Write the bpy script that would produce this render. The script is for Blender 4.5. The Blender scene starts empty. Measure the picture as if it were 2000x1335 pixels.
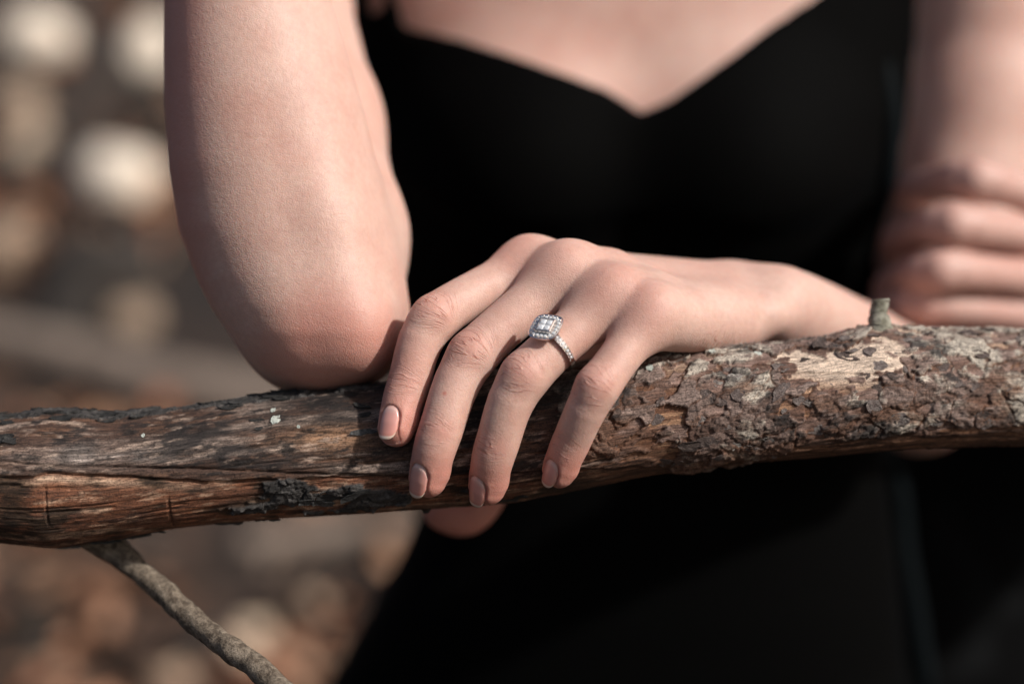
import bpy, math, random
import numpy as np

random.seed(7)
rng = np.random.default_rng(7)
SC = bpy.context.scene
COL = SC.collection

# ------------------------------------------------------------------ camera, sky, sun, exposure
PITCH = math.radians(12.0)
SP, CP = math.sin(PITCH), math.cos(PITCH)
CAM_H = 1.30
K = 3333.33                      # photo pixels per unit tangent (60 mm lens)

cam = bpy.data.cameras.new('camera')
cam.lens = 60.0
cam.sensor_width = 36.0
cam.clip_start = 0.05
cam.clip_end = 500.0
cam.dof.use_dof = True
cam.dof.focus_distance = 0.597
cam.dof.aperture_fstop = 2.6
cam_o = bpy.data.objects.new('camera', cam)
COL.objects.link(cam_o)
cam_o.location = (0, 0, CAM_H)
cam_o.rotation_euler = (math.radians(90) - PITCH, 0, 0)
SC.camera = cam_o

# direction to the sun, seen from the camera: x right, y up, z away
SUN_C = np.array([0.70, 0.55, -0.52])
SUN_C /= np.linalg.norm(SUN_C)
SUN_W = np.array([SUN_C[0], SUN_C[1] * SP + SUN_C[2] * CP, SUN_C[1] * CP - SUN_C[2] * SP])
SUN_EL = math.asin(SUN_W[2])
SUN_ROT = math.atan2(SUN_W[0], SUN_W[1])

world = bpy.data.worlds.new('World')
SC.world = world
world.use_nodes = True
wn = world.node_tree.nodes
wl = world.node_tree.links
wn.clear()
sky = wn.new('ShaderNodeTexSky')
sky.sky_type = 'NISHITA'
sky.sun_disc = False
sky.sun_elevation = SUN_EL
sky.sun_rotation = SUN_ROT
sky.air_density = 1.0
sky.dust_density = 4.0
sky.ozone_density = 1.0
bg = wn.new('ShaderNodeBackground')
bg.inputs['Strength'].default_value = 0.078
wo = wn.new('ShaderNodeOutputWorld')
wl.new(sky.outputs[0], bg.inputs['Color'])
wl.new(bg.outputs[0], wo.inputs['Surface'])

sun = bpy.data.lights.new('sun', 'SUN')
sun.energy = 4.2
sun.angle = math.radians(2.5)
sun.color = (1.0, 0.95, 0.89)
sun_o = bpy.data.objects.new('sun', sun)
COL.objects.link(sun_o)
from mathutils import Vector, Matrix
sun_o.rotation_euler = Vector(SUN_W.tolist()).to_track_quat('Z', 'Y').to_euler()

SC.view_settings.view_transform = 'Standard'
SC.view_settings.look = 'None'
SC.view_settings.gamma = 1.0
SC.view_settings.use_curve_mapping = False
SC.view_settings.exposure = 0.10
SC.cycles.max_bounces = 8
SC.cycles.use_denoising = True


# ------------------------------------------------------------------ helpers
def px(x, y, z):
    """photo pixel at depth z (mm) -> camera-aligned millimetres"""
    return np.array([(x - 1000.0) * z / K, (667.5 - y) * z / K, z])


def w(p):
    """camera-aligned millimetres -> world metres"""
    p = np.asarray(p, float) * 0.001
    return np.stack([p[..., 0], p[..., 1] * SP + p[..., 2] * CP, CAM_H + p[..., 1] * CP - p[..., 2] * SP], -1)


def wdir(d):
    d = np.asarray(d, float)
    return np.stack([d[..., 0], d[..., 1] * SP + d[..., 2] * CP, d[..., 1] * CP - d[..., 2] * SP], -1)


def nrm(v):
    v = np.asarray(v, float)
    return v / (np.linalg.norm(v) + 1e-12)


def sstep(a, b, x):
    t = np.clip((x - a) / (b - a), 0, 1)
    return t * t * (3 - 2 * t)


def mesh_from(name, V, F, mat, smooth=True):
    """fast mesh from numpy arrays; F: (n,4) or (n,3)"""
    me = bpy.data.meshes.new(name)
    V = np.asarray(V, np.float32)
    F = np.asarray(F, np.int32)
    n, k = F.shape
    me.vertices.add(len(V))
    me.vertices.foreach_set('co', V.ravel())
    me.loops.add(n * k)
    me.loops.foreach_set('vertex_index', F.ravel())
    me.polygons.add(n)
    me.polygons.foreach_set('loop_start', np.arange(0, n * k, k, dtype=np.int32))
    me.polygons.foreach_set('loop_total', np.full(n, k, np.int32))
    me.polygons.foreach_set('use_smooth', np.full(n, smooth))
    me.update(calc_edges=True)
    me.validate()
    if mat is not None:
        me.materials.append(mat)
    return me


def pydata(name, V, F, mat, smooth=False):
    me = bpy.data.meshes.new(name)
    me.from_pydata([tuple(map(float, v)) for v in V], [], [tuple(map(int, f)) for f in F])
    me.polygons.foreach_set('use_smooth', [smooth] * len(me.polygons))
    me.update()
    if mat is not None:
        me.materials.append(mat)
    return me


def vec_attr(me, name, A):
    a = me.attributes.new(name, 'FLOAT_VECTOR', 'POINT')
    a.data.foreach_set('vector', np.asarray(A, np.float32).ravel())


def flt_attr(me, name, A):
    a = me.attributes.new(name, 'FLOAT', 'POINT')
    a.data.foreach_set('value', np.asarray(A, np.float32).ravel())


def col_attr(me, name, A):
    a = me.attributes.new(name, 'FLOAT_COLOR', 'POINT')
    A = np.asarray(A, np.float32)
    A = np.concatenate([A, np.ones((len(A), 1), np.float32)], 1)
    a.data.foreach_set('color', A.ravel())


def link(name, me, parent=None, loc=None):
    o = bpy.data.objects.new(name, me)
    COL.objects.link(o)
    if parent is not None:
        o.parent = parent
    if loc is not None:
        o.location = loc
    return o


def tag(o, label=None, cat=None, group=None, kind=None):
    if label: o['label'] = label
    if cat: o['category'] = cat
    if group: o['group'] = group
    if kind: o['kind'] = kind
    return o


def empty(name, loc):
    o = bpy.data.objects.new(name, None)
    COL.objects.link(o)
    o.location = loc
    o.empty_display_size = 0.02
    return o


# ---- numpy noise
def _h(i, j, k, seed):
    n = (i.astype(np.int64) * 374761393 + j.astype(np.int64) * 668265263 + k.astype(np.int64) * 2147483647 + seed * 974634777) & 0xffffffff
    n = ((n ^ (n >> 13)) * 1274126177) & 0xffffffff
    n = ((n ^ (n >> 16)) * 2246822519) & 0xffffffff
    return ((n ^ (n >> 15)) & 0xffffff).astype(np.float32) / 16777215.0


def vnoise(x, y, z, seed=0):
    xi, yi, zi = np.floor(x).astype(np.int64), np.floor(y).astype(np.int64), np.floor(z).astype(np.int64)
    fx, fy, fz = (x - xi).astype(np.float32), (y - yi).astype(np.float32), (z - zi).astype(np.float32)
    fx, fy, fz = fx * fx * (3 - 2 * fx), fy * fy * (3 - 2 * fy), fz * fz * (3 - 2 * fz)
    r = 0
    for a in (0, 1):
        wx = fx if a else 1 - fx
        for b in (0, 1):
            wy = fy if b else 1 - fy
            for c in (0, 1):
                wz = fz if c else 1 - fz
                r = r + wx * wy * wz * _h(xi + a, yi + b, zi + c, seed)
    return r * 2 - 1


def fbm(x, y, z, oct=4, seed=0, gain=0.5):
    r, a, t, f = 0, 1.0, 0, 1.0
    for i in range(oct):
        r = r + a * vnoise(x * f, y * f, z * f, seed + i * 17)
        t += a
        a *= gain
        f *= 2.03
    return r / t


def worley(u, v, nv, seed=0):
    """jittered cells; v wraps every nv cells. returns f1, f2, random per cell, dx, dy to the cell point"""
    ui, vi = np.floor(u).astype(np.int64), np.floor(v).astype(np.int64)
    f1 = np.full(u.shape, 9.0, np.float32)
    f2 = f1.copy()
    rid = np.zeros(u.shape, np.float32)
    dx1 = np.zeros(u.shape, np.float32)
    dy1 = np.zeros(u.shape, np.float32)
    z0 = np.zeros_like(ui)
    for a in (-1, 0, 1):
        for b in (-1, 0, 1):
            cu, cv = ui + a, vi + b
            cw = np.mod(cv, nv)
            ox = _h(cu, cw, z0 + 1, seed)
            oy = _h(cu, cw, z0 + 2, seed)
            dx = (cu + ox - u).astype(np.float32)
            dy = (cv + oy - v).astype(np.float32)
            d = np.sqrt(dx * dx + dy * dy)
            near = d < f1
            f2 = np.where(near, f1, np.minimum(f2, d))
            rid = np.where(near, _h(cu, cw, z0 + 3, seed), rid)
            dx1 = np.where(near, dx, dx1)
            dy1 = np.where(near, dy, dy1)
            f1 = np.minimum(f1, d)
    return f1, f2, rid, dx1, dy1


# ---- signed distance fields on a rectilinear grid
class Field:
    def __init__(s, xs, ys, zs):
        s.xs, s.ys, s.zs = [np.asarray(a, np.float32) for a in (xs, ys, zs)]
        s.F = np.full((len(xs), len(ys), len(zs)), 60.0, np.float32)

    def block(s, lo, hi):
        ix = slice(*np.searchsorted(s.xs, [lo[0], hi[0]]))
        iy = slice(*np.searchsorted(s.ys, [lo[1], hi[1]]))
        iz = slice(*np.searchsorted(s.zs, [lo[2], hi[2]]))
        return (ix, iy, iz), s.xs[ix][:, None, None], s.ys[iy][None, :, None], s.zs[iz][None, None, :]

    def join(s, sl, d, k):
        f = s.F[sl]
        s.F[sl] = smin(f, d, k)

    def cone(s, a, b, ra, rb, k=3.0, flat=None, m=14):
        a, b = np.asarray(a, np.float32), np.asarray(b, np.float32)
        r = max(ra, rb) + m + k
        sl, X, Y, Z = s.block(np.minimum(a, b) - r, np.maximum(a, b) + r)
        if s.F[sl].size:
            s.join(sl, cone_d(X, Y, Z, a, b, ra, rb, flat), k)

    def chain(s, P, R, k=0.0, flat=None, m=14):
        for i in range(len(P) - 1):
            s.cone(P[i], P[i + 1], R[i], R[i + 1], k, flat, m)

    def ball(s, c, r, k, m=14):
        s.cone(c, np.asarray(c) + np.array([0.01, 0, 0]), r, r, k, None, m)

    def mesh(s):
        return surface_nets(s.F, s.xs, s.ys, s.zs)


def smin(a, b, k):
    if k <= 0.01:
        return np.minimum(a, b)
    h = np.maximum(k - np.abs(a - b), 0) / k
    return np.minimum(a, b) - h * h * k * 0.25


def cone_d(X, Y, Z, a, b, ra, rb, flat=None):
    ba = b - a
    L2 = float(ba @ ba) + 1e-9
    x, y, z = X - a[0], Y - a[1], Z - a[2]
    h = np.clip((x * ba[0] + y * ba[1] + z * ba[2]) / L2, 0, 1)
    x, y, z = x - h * ba[0], y - h * ba[1], z - h * ba[2]
    d2 = x * x + y * y + z * z
    r = ra + (rb - ra) * h
    if flat is not None:
        n, q = flat
        c = x * n[0] + y * n[1] + z * n[2]
        d2 = d2 + (q * q - 1) * c * c
    return np.sqrt(d2) - r


def surface_nets(F, xs, ys, zs):
    nx, ny, nz = F.shape
    ins = F < 0
    cnt = np.zeros((nx - 1, ny - 1, nz - 1), np.uint8)
    for a in (0, 1):
        for b in (0, 1):
            for c in (0, 1):
                cnt += ins[a:nx - 1 + a, b:ny - 1 + b, c:nz - 1 + c]
    act = (cnt > 0) & (cnt < 8)
    I, J, L = np.nonzero(act)
    idx = np.full(act.shape, -1, np.int32)
    idx[I, J, L] = np.arange(len(I), dtype=np.int32)
    corner = [(a, b, c) for a in (0, 1) for b in (0, 1) for c in (0, 1)]
    val = {c: F[I + c[0], J + c[1], L + c[2]] for c in corner}
    S = np.zeros((len(I), 3), np.float32)
    N = np.zeros(len(I), np.float32)
    for c in corner:
        for ax in range(3):
            if c[ax] == 0:
                e = list(c); e[ax] = 1; e = tuple(e)
                v0, v1 = val[c], val[e]
                m = (v0 < 0) != (v1 < 0)
                t = np.where(m, v0 / np.where(m, v0 - v1, 1), 0)
                p = np.array(c, np.float32)[None, :].repeat(len(I), 0)
                p[:, ax] += t
                S += p * m[:, None]
                N += m
    S /= N[:, None]
    V = np.empty_like(S)
    for ax, (G, arr) in enumerate(((I, xs), (J, ys), (L, zs))):
        V[:, ax] = arr[G] + S[:, ax] * (arr[G + 1] - arr[G])
    quads = []
    for ax in range(3):
        o1, o2 = [(1, 2), (2, 0), (0, 1)][ax]
        sl0 = [slice(1, -1)] * 3; sl0[ax] = slice(0, -1)
        sl1 = [slice(1, -1)] * 3; sl1[ax] = slice(1, None)
        A, B = ins[tuple(sl0)], ins[tuple(sl1)]
        for flip in (False, True):
            m = (A & ~B) if not flip else (~A & B)
            P = np.stack(np.nonzero(m), 1)
            off = np.array([1, 1, 1]); off[ax] = 0
            P = P + off
            d1 = np.zeros(3, int); d1[o1] = 1
            d2 = np.zeros(3, int); d2[o2] = 1
            q = [P - d1 - d2, P - d2, P, P - d1]
            q = [idx[t[:, 0], t[:, 1], t[:, 2]] for t in q]
            quads.append(np.stack(q if not flip else q[::-1], 1))
    return V, np.concatenate(quads)


def relax(V, Q, it=2, lam=0.5):
    n = len(V)
    e = np.concatenate([Q[:, [0, 1]], Q[:, [1, 2]], Q[:, [2, 3]], Q[:, [3, 0]]])
    c = np.bincount(e[:, 0], minlength=n) + np.bincount(e[:, 1], minlength=n)
    for _ in range(it):
        A = np.zeros_like(V)
        for k in range(3):
            A[:, k] = np.bincount(e[:, 0], V[e[:, 1], k], n) + np.bincount(e[:, 1], V[e[:, 0], k], n)
        V = V + lam * (A / np.maximum(c, 1)[:, None] - V)
    return V


def spline(P, n):
    """Catmull-Rom through P (m,k) with n steps per span"""
    P = np.asarray(P, float)
    Q = np.vstack([2 * P[0] - P[1], P, 2 * P[-1] - P[-2]])
    out = []
    for i in range(len(P) - 1):
        p0, p1, p2, p3 = Q[i], Q[i + 1], Q[i + 2], Q[i + 3]
        for t in np.linspace(0, 1, n, endpoint=False):
            out.append(0.5 * (2 * p1 + (p2 - p0) * t + (2 * p0 - 5 * p1 + 4 * p2 - p3) * t * t + (3 * p1 - p0 - 3 * p2 + p3) * t ** 3))
    out.append(P[-1])
    return np.array(out)


# ------------------------------------------------------------------ materials
def mat_new(name):
    m = bpy.data.materials.new(name)
    m.use_nodes = True
    nt = m.node_tree
    return m, nt.nodes, nt.links, nt.nodes['Principled BSDF']


def N(nodes, typ, **kw):
    n = nodes.new(typ)
    for k, v in kw.items():
        if k.startswith('i_'):
            n.inputs[k[2:].replace('_', ' ')].default_value = v
        else:
            setattr(n, k, v)
    return n


def ramp(nodes, stops):
    r = nodes.new('ShaderNodeValToRGB')
    while len(r.color_ramp.elements) < len(stops):
        r.color_ramp.elements.new(0.5)
    for e, (p, c) in zip(r.color_ramp.elements, stops):
        e.position = p
        e.color = (*c, 1)
    return r


def mixc(nodes, links, fac, a, b, typ='MIX'):
    m = nodes.new('ShaderNodeMix')
    m.data_type = 'RGBA'
    m.blend_type = typ
    for sock, v in ((m.inputs[0], fac), (m.inputs[6], a), (m.inputs[7], b)):
        if hasattr(v, 'is_linked'):
            links.new(v, sock)
        else:
            sock.default_value = v if not isinstance(v, tuple) else ((*v, 1) if len(v) == 3 else v)
    return m.outputs[2]


def mth(nodes, links, op, a, b=0.0, clamp=False):
    m = nodes.new('ShaderNodeMath')
    m.operation = op
    m.use_clamp = clamp
    for s, v in ((m.inputs[0], a), (m.inputs[1], b)):
        if hasattr(v, 'is_linked'):
            links.new(v, s)
        else:
            s.default_value = v
    return m.outputs[0]


def make_skin(name, base, flush_shade_col, detail=True):
    m, n, l, b = mat_new(name)
    tc = n.new('ShaderNodeTexCoord')
    n1 = N(n, 'ShaderNodeTexNoise', i_Scale=55.0, i_Detail=5.0, i_Roughness=0.6)
    n2 = N(n, 'ShaderNodeTexNoise', i_Scale=420.0, i_Detail=3.0, i_Roughness=0.6)
    l.new(tc.outputs['Object'], n1.inputs['Vector'])
    l.new(tc.outputs['Object'], n2.inputs['Vector'])
    dark = tuple(c * f for c, f in zip(base, (0.95, 0.89, 0.88)))
    light = tuple(min(1, c * f) for c, f in zip(base, (1.03, 1.05, 1.06)))
    r1 = ramp(n, [(0.30, dark), (0.5, base), (0.72, light)])
    l.new(n1.outputs['Fac'], r1.inputs['Fac'])
    r2 = ramp(n, [(0.3, (0.94, 0.92, 0.915)), (0.65, (1.03, 1.03, 1.03))])
    l.new(n2.outputs['Fac'], r2.inputs['Fac'])
    c = mixc(n, l, 1.0, r1.outputs['Color'], r2.outputs['Color'], 'MULTIPLY')
    n3 = N(n, 'ShaderNodeTexNoise', i_Scale=26.0, i_Detail=3.0, i_Roughness=0.6)
    l.new(tc.outputs['Object'], n3.inputs['Vector'])
    r3 = ramp(n, [(0.40, (1.03, 1.03, 1.03)), (0.66, (0.97, 0.86, 0.84))])
    l.new(n3.outputs['Fac'], r3.inputs['Fac'])
    c = mixc(n, l, 0.8, c, r3.outputs['Color'], 'MULTIPLY')
    if detail:
        fa = N(n, 'ShaderNodeAttribute', attribute_name='flush_shade')
        c = mixc(n, l, fa.outputs['Fac'], c, flush_shade_col)
        ka = N(n, 'ShaderNodeAttribute', attribute_name='knuckle')     # (along, across, weight)
        sep = n.new('ShaderNodeSeparateXYZ')
        l.new(ka.outputs['Vector'], sep.inputs[0])
        u, v, wt = sep.outputs
        # creases bow round the joint like a lens
        v2 = mth(n, l, 'MULTIPLY', v, v)
        den = mth(n, l, 'SUBTRACT', 1.0, mth(n, l, 'MULTIPLY', v2, 0.0085))
        den = mth(n, l, 'MAXIMUM', den, 0.25)
        q = mth(n, l, 'DIVIDE', u, den)
        cmb = n.new('ShaderNodeCombineXYZ')
        l.new(q, cmb.inputs[0]); l.new(v, cmb.inputs[1])
        oi = N(n, 'ShaderNodeAttribute', attribute_name='digit')
        l.new(oi.outputs['Fac'], cmb.inputs[2])
        mp = n.new('ShaderNodeMapping')
        mp.inputs['Scale'].default_value = (0.52, 0.085, 7.0)
        l.new(cmb.outputs[0], mp.inputs['Vector'])
        kn = N(n, 'ShaderNodeTexNoise', i_Scale=1.0, i_Detail=1.2, i_Roughness=0.5, i_Distortion=0.35)
        l.new(mp.outputs[0], kn.inputs['Vector'])
        ridge = mth(n, l, 'ABSOLUTE', mth(n, l, 'SUBTRACT', kn.outputs['Fac'], 0.5))
        gr = N(n, 'ShaderNodeMapRange', interpolation_type='SMOOTHSTEP')
        gr.inputs[1].default_value = 0.0; gr.inputs[2].default_value = 0.042
        gr.inputs[3].default_value = 1.0; gr.inputs[4].default_value = 0.0
        l.new(ridge, gr.inputs[0])
        groove = mth(n, l, 'MULTIPLY', gr.outputs[0], wt, True)
        c = mixc(n, l, mth(n, l, 'MULTIPLY', groove, 0.32), c, (0.33, 0.115, 0.085))
        # arm goose flesh
        ga = N(n, 'ShaderNodeAttribute', attribute_name='goose')
        vo = N(n, 'ShaderNodeTexVoronoi', i_Scale=520.0)
        vo.feature = 'SMOOTH_F1'
        ds = N(n, 'ShaderNodeTexNoise', i_Scale=300.0, i_Detail=1.0)
        l.new(tc.outputs['Object'], ds.inputs['Vector'])
        dm = n.new('ShaderNodeVectorMath'); dm.operation = 'SCALE'
        dm.inputs['Scale'].default_value = 0.0016
        l.new(ds.outputs['Color'], dm.inputs[0])
        da = n.new('ShaderNodeVectorMath'); da.operation = 'ADD'
        l.new(tc.outputs['Object'], da.inputs[0]); l.new(dm.outputs[0], da.inputs[1])
        l.new(da.outputs[0], vo.inputs['Vector'])
        gb = mth(n, l, 'MULTIPLY', vo.outputs['Distance'], ga.outputs['Fac'])
        fine = N(n, 'ShaderNodeTexVoronoi', i_Scale=1900.0)
        l.new(da.outputs[0], fine.inputs['Vector'])
        h = mth(n, l, 'ADD', mth(n, l, 'MULTIPLY', groove, -0.75), mth(n, l, 'MULTIPLY', gb, -0.20))
        h = mth(n, l, 'ADD', h, mth(n, l, 'MULTIPLY', fine.outputs['Distance'], -0.22))
        h = mth(n, l, 'ADD', h, mth(n, l, 'MULTIPLY', n2.outputs['Fac'], 0.14))
        bp = N(n, 'ShaderNodeBump', i_Strength=0.75, i_Distance=0.0006)
        l.new(h, bp.inputs['Height'])
        l.new(bp.outputs[0], b.inputs['Normal'])
    l.new(c, b.inputs['Base Color'])
    b.inputs['Roughness'].default_value = 0.52
    b.inputs['Specular IOR Level'].default_value = 0.42
    b.inputs['Subsurface Weight'].default_value = 0.55
    b.inputs['Subsurface Radius'].default_value = (1.0, 0.42, 0.25)
    b.inputs['Subsurface Scale'].default_value = 0.0050
    return m


M_SKIN = make_skin('skin', (0.548, 0.366, 0.306), (0.50, 0.205, 0.16))
M_SKIN2 = make_skin('skin_of_partner', (0.49, 0.31, 0.265), (0.5, 0.25, 0.2), False)
M_SKIN2.node_tree.nodes['Principled BSDF'].inputs['Subsurface Weight'].default_value = 0.15


def make_nail():
    m, n, l, b = mat_new('nail')
    at = N(n, 'ShaderNodeAttribute', attribute_name='nail_pos')        # (across, along, 0)
    sep = n.new('ShaderNodeSeparateXYZ')
    l.new(at.outputs['Vector'], sep.inputs[0])
    r = ramp(n, [(0.0, (0.55, 0.31, 0.265)), (0.10, (0.62, 0.40, 0.36)), (0.26, (0.61, 0.31, 0.27)), (0.80, (0.60, 0.265, 0.22)), (0.89, (0.52, 0.22, 0.175)), (0.925, (0.60, 0.46, 0.38)), (1.0, (0.60, 0.47, 0.39))])
    l.new(sep.outputs[1], r.inputs['Fac'])
    l.new(r.outputs[0], b.inputs['Base Color'])
    b.inputs['Roughness'].default_value = 0.24
    b.inputs['Coat Weight'].default_value = 0.35
    b.inputs['Coat Roughness'].default_value = 0.15
    b.inputs['Subsurface Weight'].default_value = 0.2
    b.inputs['Subsurface Scale'].default_value = 0.002
    return m


M_NAIL = make_nail()


def make_dress():
    m, n, l, b = mat_new('black_cloth')
    tc = n.new('ShaderNodeTexCoord')
    no = N(n, 'ShaderNodeTexNoise', i_Scale=900.0, i_Detail=2.0)
    l.new(tc.outputs['Object'], no.inputs['Vector'])
    bp = N(n, 'ShaderNodeBump', i_Strength=0.2, i_Distance=0.0004)
    l.new(no.outputs['Fac'], bp.inputs['Height'])
    l.new(bp.outputs[0], b.inputs['Normal'])
    b.inputs['Base Color'].default_value = (0.0012, 0.0012, 0.0012, 1)
    b.inputs['Roughness'].default_value = 0.75
    b.inputs['Specular IOR Level'].default_value = 0.03
    b.inputs['Sheen Weight'].default_value = 0.05
    b.inputs['Sheen Roughness'].default_value = 0.25
    b.inputs['Sheen Tint'].default_value = (0.55, 0.8, 1.0, 1)
    return m


M_DRESS = make_dress()
M_SHEEN = make_dress()  # paler cloth colour for the painted sheen on the dress
M_SHEEN.name = 'dress_sheen'
_b = M_SHEEN.node_tree.nodes['Principled BSDF']
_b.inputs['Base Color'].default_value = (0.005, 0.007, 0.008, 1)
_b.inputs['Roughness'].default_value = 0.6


def make_shirt():
    m, n, l, b = mat_new('dark_shirt_cloth')
    tc = n.new('ShaderNodeTexCoord')
    no = N(n, 'ShaderNodeTexNoise', i_Scale=22.0, i_Detail=2.0)
    l.new(tc.outputs['Object'], no.inputs['Vector'])
    r = ramp(n, [(0.5, (0.002, 0.002, 0.0022)), (0.68, (0.007, 0.0075, 0.008))])
    l.new(no.outputs['Fac'], r.inputs['Fac'])
    l.new(r.outputs[0], b.inputs['Base Color'])
    b.inputs['Roughness'].default_value = 0.9
    b.inputs['Specular IOR Level'].default_value = 0.05
    return m


M_SHIRT = make_shirt()


def make_wood():
    m, n, l, b = mat_new('weathered_wood')
    at = N(n, 'ShaderNodeAttribute', attribute_name='tint')
    sv = N(n, 'ShaderNodeAttribute', attribute_name='grain')           # along, round, radial in mm
    mp = n.new('ShaderNodeMapping')
    mp.inputs['Scale'].default_value = (0.16, 1.5, 1.5)
    l.new(sv.outputs['Vector'], mp.inputs['Vector'])
    g = N(n, 'ShaderNodeTexNoise', i_Scale=1.0, i_Detail=6.0, i_Roughness=0.72)
    l.new(mp.outputs[0], g.inputs['Vector'])
    g2 = N(n, 'ShaderNodeTexNoise', i_Scale=1.6, i_Detail=5.0, i_Roughness=0.75)
    l.new(sv.outputs['Vector'], g2.inputs['Vector'])
    r = ramp(n, [(0.36, (0.28, 0.26, 0.25)), (0.5, (0.95, 0.95, 0.95)), (0.64, (1.75, 1.72, 1.68))])
    l.new(g.outputs['Fac'], r.inputs['Fac'])
    c = mixc(n, l, 0.85, at.outputs['Color'], r.outputs['Color'], 'MULTIPLY')
    r2 = ramp(n, [(0.38, (0.22, 0.21, 0.20)), (0.47, (1, 1, 1)), (0.62, (1.25, 1.25, 1.25))])
    l.new(g2.outputs['Fac'], r2.inputs['Fac'])
    c = mixc(n, l, 0.8, c, r2.outputs['Color'], 'MULTIPLY')
    l.new(c, b.inputs['Base Color'])
    h = mth(n, l, 'ADD', mth(n, l, 'MULTIPLY', g.outputs['Fac'], 0.6), mth(n, l, 'MULTIPLY', g2.outputs['Fac'], 0.5))
    bp = N(n, 'ShaderNodeBump', i_Strength=0.9, i_Distance=0.0008)
    l.new(h, bp.inputs['Height'])
    l.new(bp.outputs[0], b.inputs['Normal'])
    b.inputs['Roughness'].default_value = 0.72
    b.inputs['Specular IOR Level'].default_value = 0.35
    return m


M_WOOD = make_wood()


def make_bark(name, cols, bump=0.0008):
    m, n, l, b = mat_new(name)
    tc = n.new('ShaderNodeTexCoord')
    oi = n.new('ShaderNodeObjectInfo')
    add = n.new('ShaderNodeVectorMath'); add.operation = 'ADD'
    rs = n.new('ShaderNodeVectorMath'); rs.operation = 'SCALE'
    rs.inputs['Scale'].default_value = 3.0
    cx = n.new('ShaderNodeCombineXYZ')
    l.new(oi.outputs['Random'], cx.inputs[0]); l.new(oi.outputs['Random'], cx.inputs[1])
    l.new(cx.outputs[0], rs.inputs[0])
    l.new(tc.outputs['Object'], add.inputs[0]); l.new(rs.outputs[0], add.inputs[1])
    a = N(n, 'ShaderNodeTexNoise', i_Scale=320.0, i_Detail=6.0, i_Roughness=0.7)
    l.new(add.outputs[0], a.inputs['Vector'])
    f = N(n, 'ShaderNodeTexNoise', i_Scale=1400.0, i_Detail=4.0, i_Roughness=0.7)
    l.new(add.outputs[0], f.inputs['Vector'])
    s = mth(n, l, 'ADD', mth(n, l, 'MULTIPLY', oi.outputs['Random'], 0.55), mth(n, l, 'MULTIPLY', mth(n, l, 'SUBTRACT', a.outputs['Fac'], 0.5), 1.5))
    s = mth(n, l, 'ADD', s, 0.22)
    r = ramp(n, [(i / (len(cols) - 1), c) for i, c in enumerate(cols)])
    l.new(s, r.inputs['Fac'])
    r2 = ramp(n, [(0.36, (0.35, 0.34, 0.34)), (0.5, (1, 1, 1)), (0.7, (1.25, 1.25, 1.22))])
    l.new(f.outputs['Fac'], r2.inputs['Fac'])
    c = mixc(n, l, 0.85, r.outputs[0], r2.outputs[0], 'MULTIPLY')
    l.new(c, b.inputs['Base Color'])
    h = mth(n, l, 'ADD', a.outputs['Fac'], mth(n, l, 'MULTIPLY', f.outputs['Fac'], 0.6))
    bp = N(n, 'ShaderNodeBump', i_Strength=1.0, i_Distance=bump)
    l.new(h, bp.inputs['Height'])
    l.new(bp.outputs[0], b.inputs['Normal'])
    b.inputs['Roughness'].default_value = 0.8
    b.inputs['Specular IOR Level'].default_value = 0.3
    return m


M_FLAKE = make_bark('bark_plate', [(0.025, 0.019, 0.018), (0.075, 0.054, 0.047), (0.125, 0.096, 0.088), (0.20, 0.168, 0.156), (0.40, 0.385, 0.345)])
M_DARKBARK = make_bark('dark_bark', [(0.010, 0.010, 0.010), (0.028, 0.027, 0.026), (0.06, 0.058, 0.056), (0.12, 0.12, 0.12)])
M_TWIG = make_bark('twig_bark', [(0.025, 0.019, 0.014), (0.085, 0.064, 0.047), (0.24, 0.195, 0.15), (0.42, 0.36, 0.29)])
M_STUB = make_bark('stub_bark', [(0.05, 0.045, 0.03), (0.16, 0.15, 0.11), (0.34, 0.33, 0.27), (0.5, 0.49, 0.42)])
M_LICHEN = make_bark('lichen', [(0.30, 0.34, 0.31), (0.45, 0.48, 0.44), (0.6, 0.63, 0.58)], 0.0004)


def make_metal():
    m, n, l, b = mat_new('white_gold')
    b.inputs['Base Color'].default_value = (0.72, 0.67, 0.64, 1)
    b.inputs['Metallic'].default_value = 1.0
    b.inputs['Roughness'].default_value = 0.18
    return m


M_METAL = make_metal()


def make_diamond():
    m, n, l, b = mat_new('diamond')
    b.inputs['Base Color'].default_value = (0.93, 0.95, 0.97, 1)
    b.inputs['Roughness'].default_value = 0.02
    b.inputs['IOR'].default_value = 2.4
    b.inputs['Transmission Weight'].default_value = 0.25
    b.inputs['Metallic'].default_value = 0.12
    return m


M_DIAMOND = make_diamond()


def make_simple(name, stops, scale, rough=0.85, bump=0.01, detail=5.0):
    m, n, l, b = mat_new(name)
    tc = n.new('ShaderNodeTexCoord')
    no = N(n, 'ShaderNodeTexNoise', i_Scale=scale, i_Detail=detail, i_Roughness=0.65)
    l.new(tc.outputs['Object'], no.inputs['Vector'])
    r = ramp(n, stops)
    l.new(no.outputs['Fac'], r.inputs['Fac'])
    l.new(r.outputs[0], b.inputs['Base Color'])
    bp = N(n, 'ShaderNodeBump', i_Strength=0.6, i_Distance=bump)
    l.new(no.outputs['Fac'], bp.inputs['Height'])
    l.new(bp.outputs[0], b.inputs['Normal'])
    b.inputs['Roughness'].default_value = rough
    return m


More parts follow.
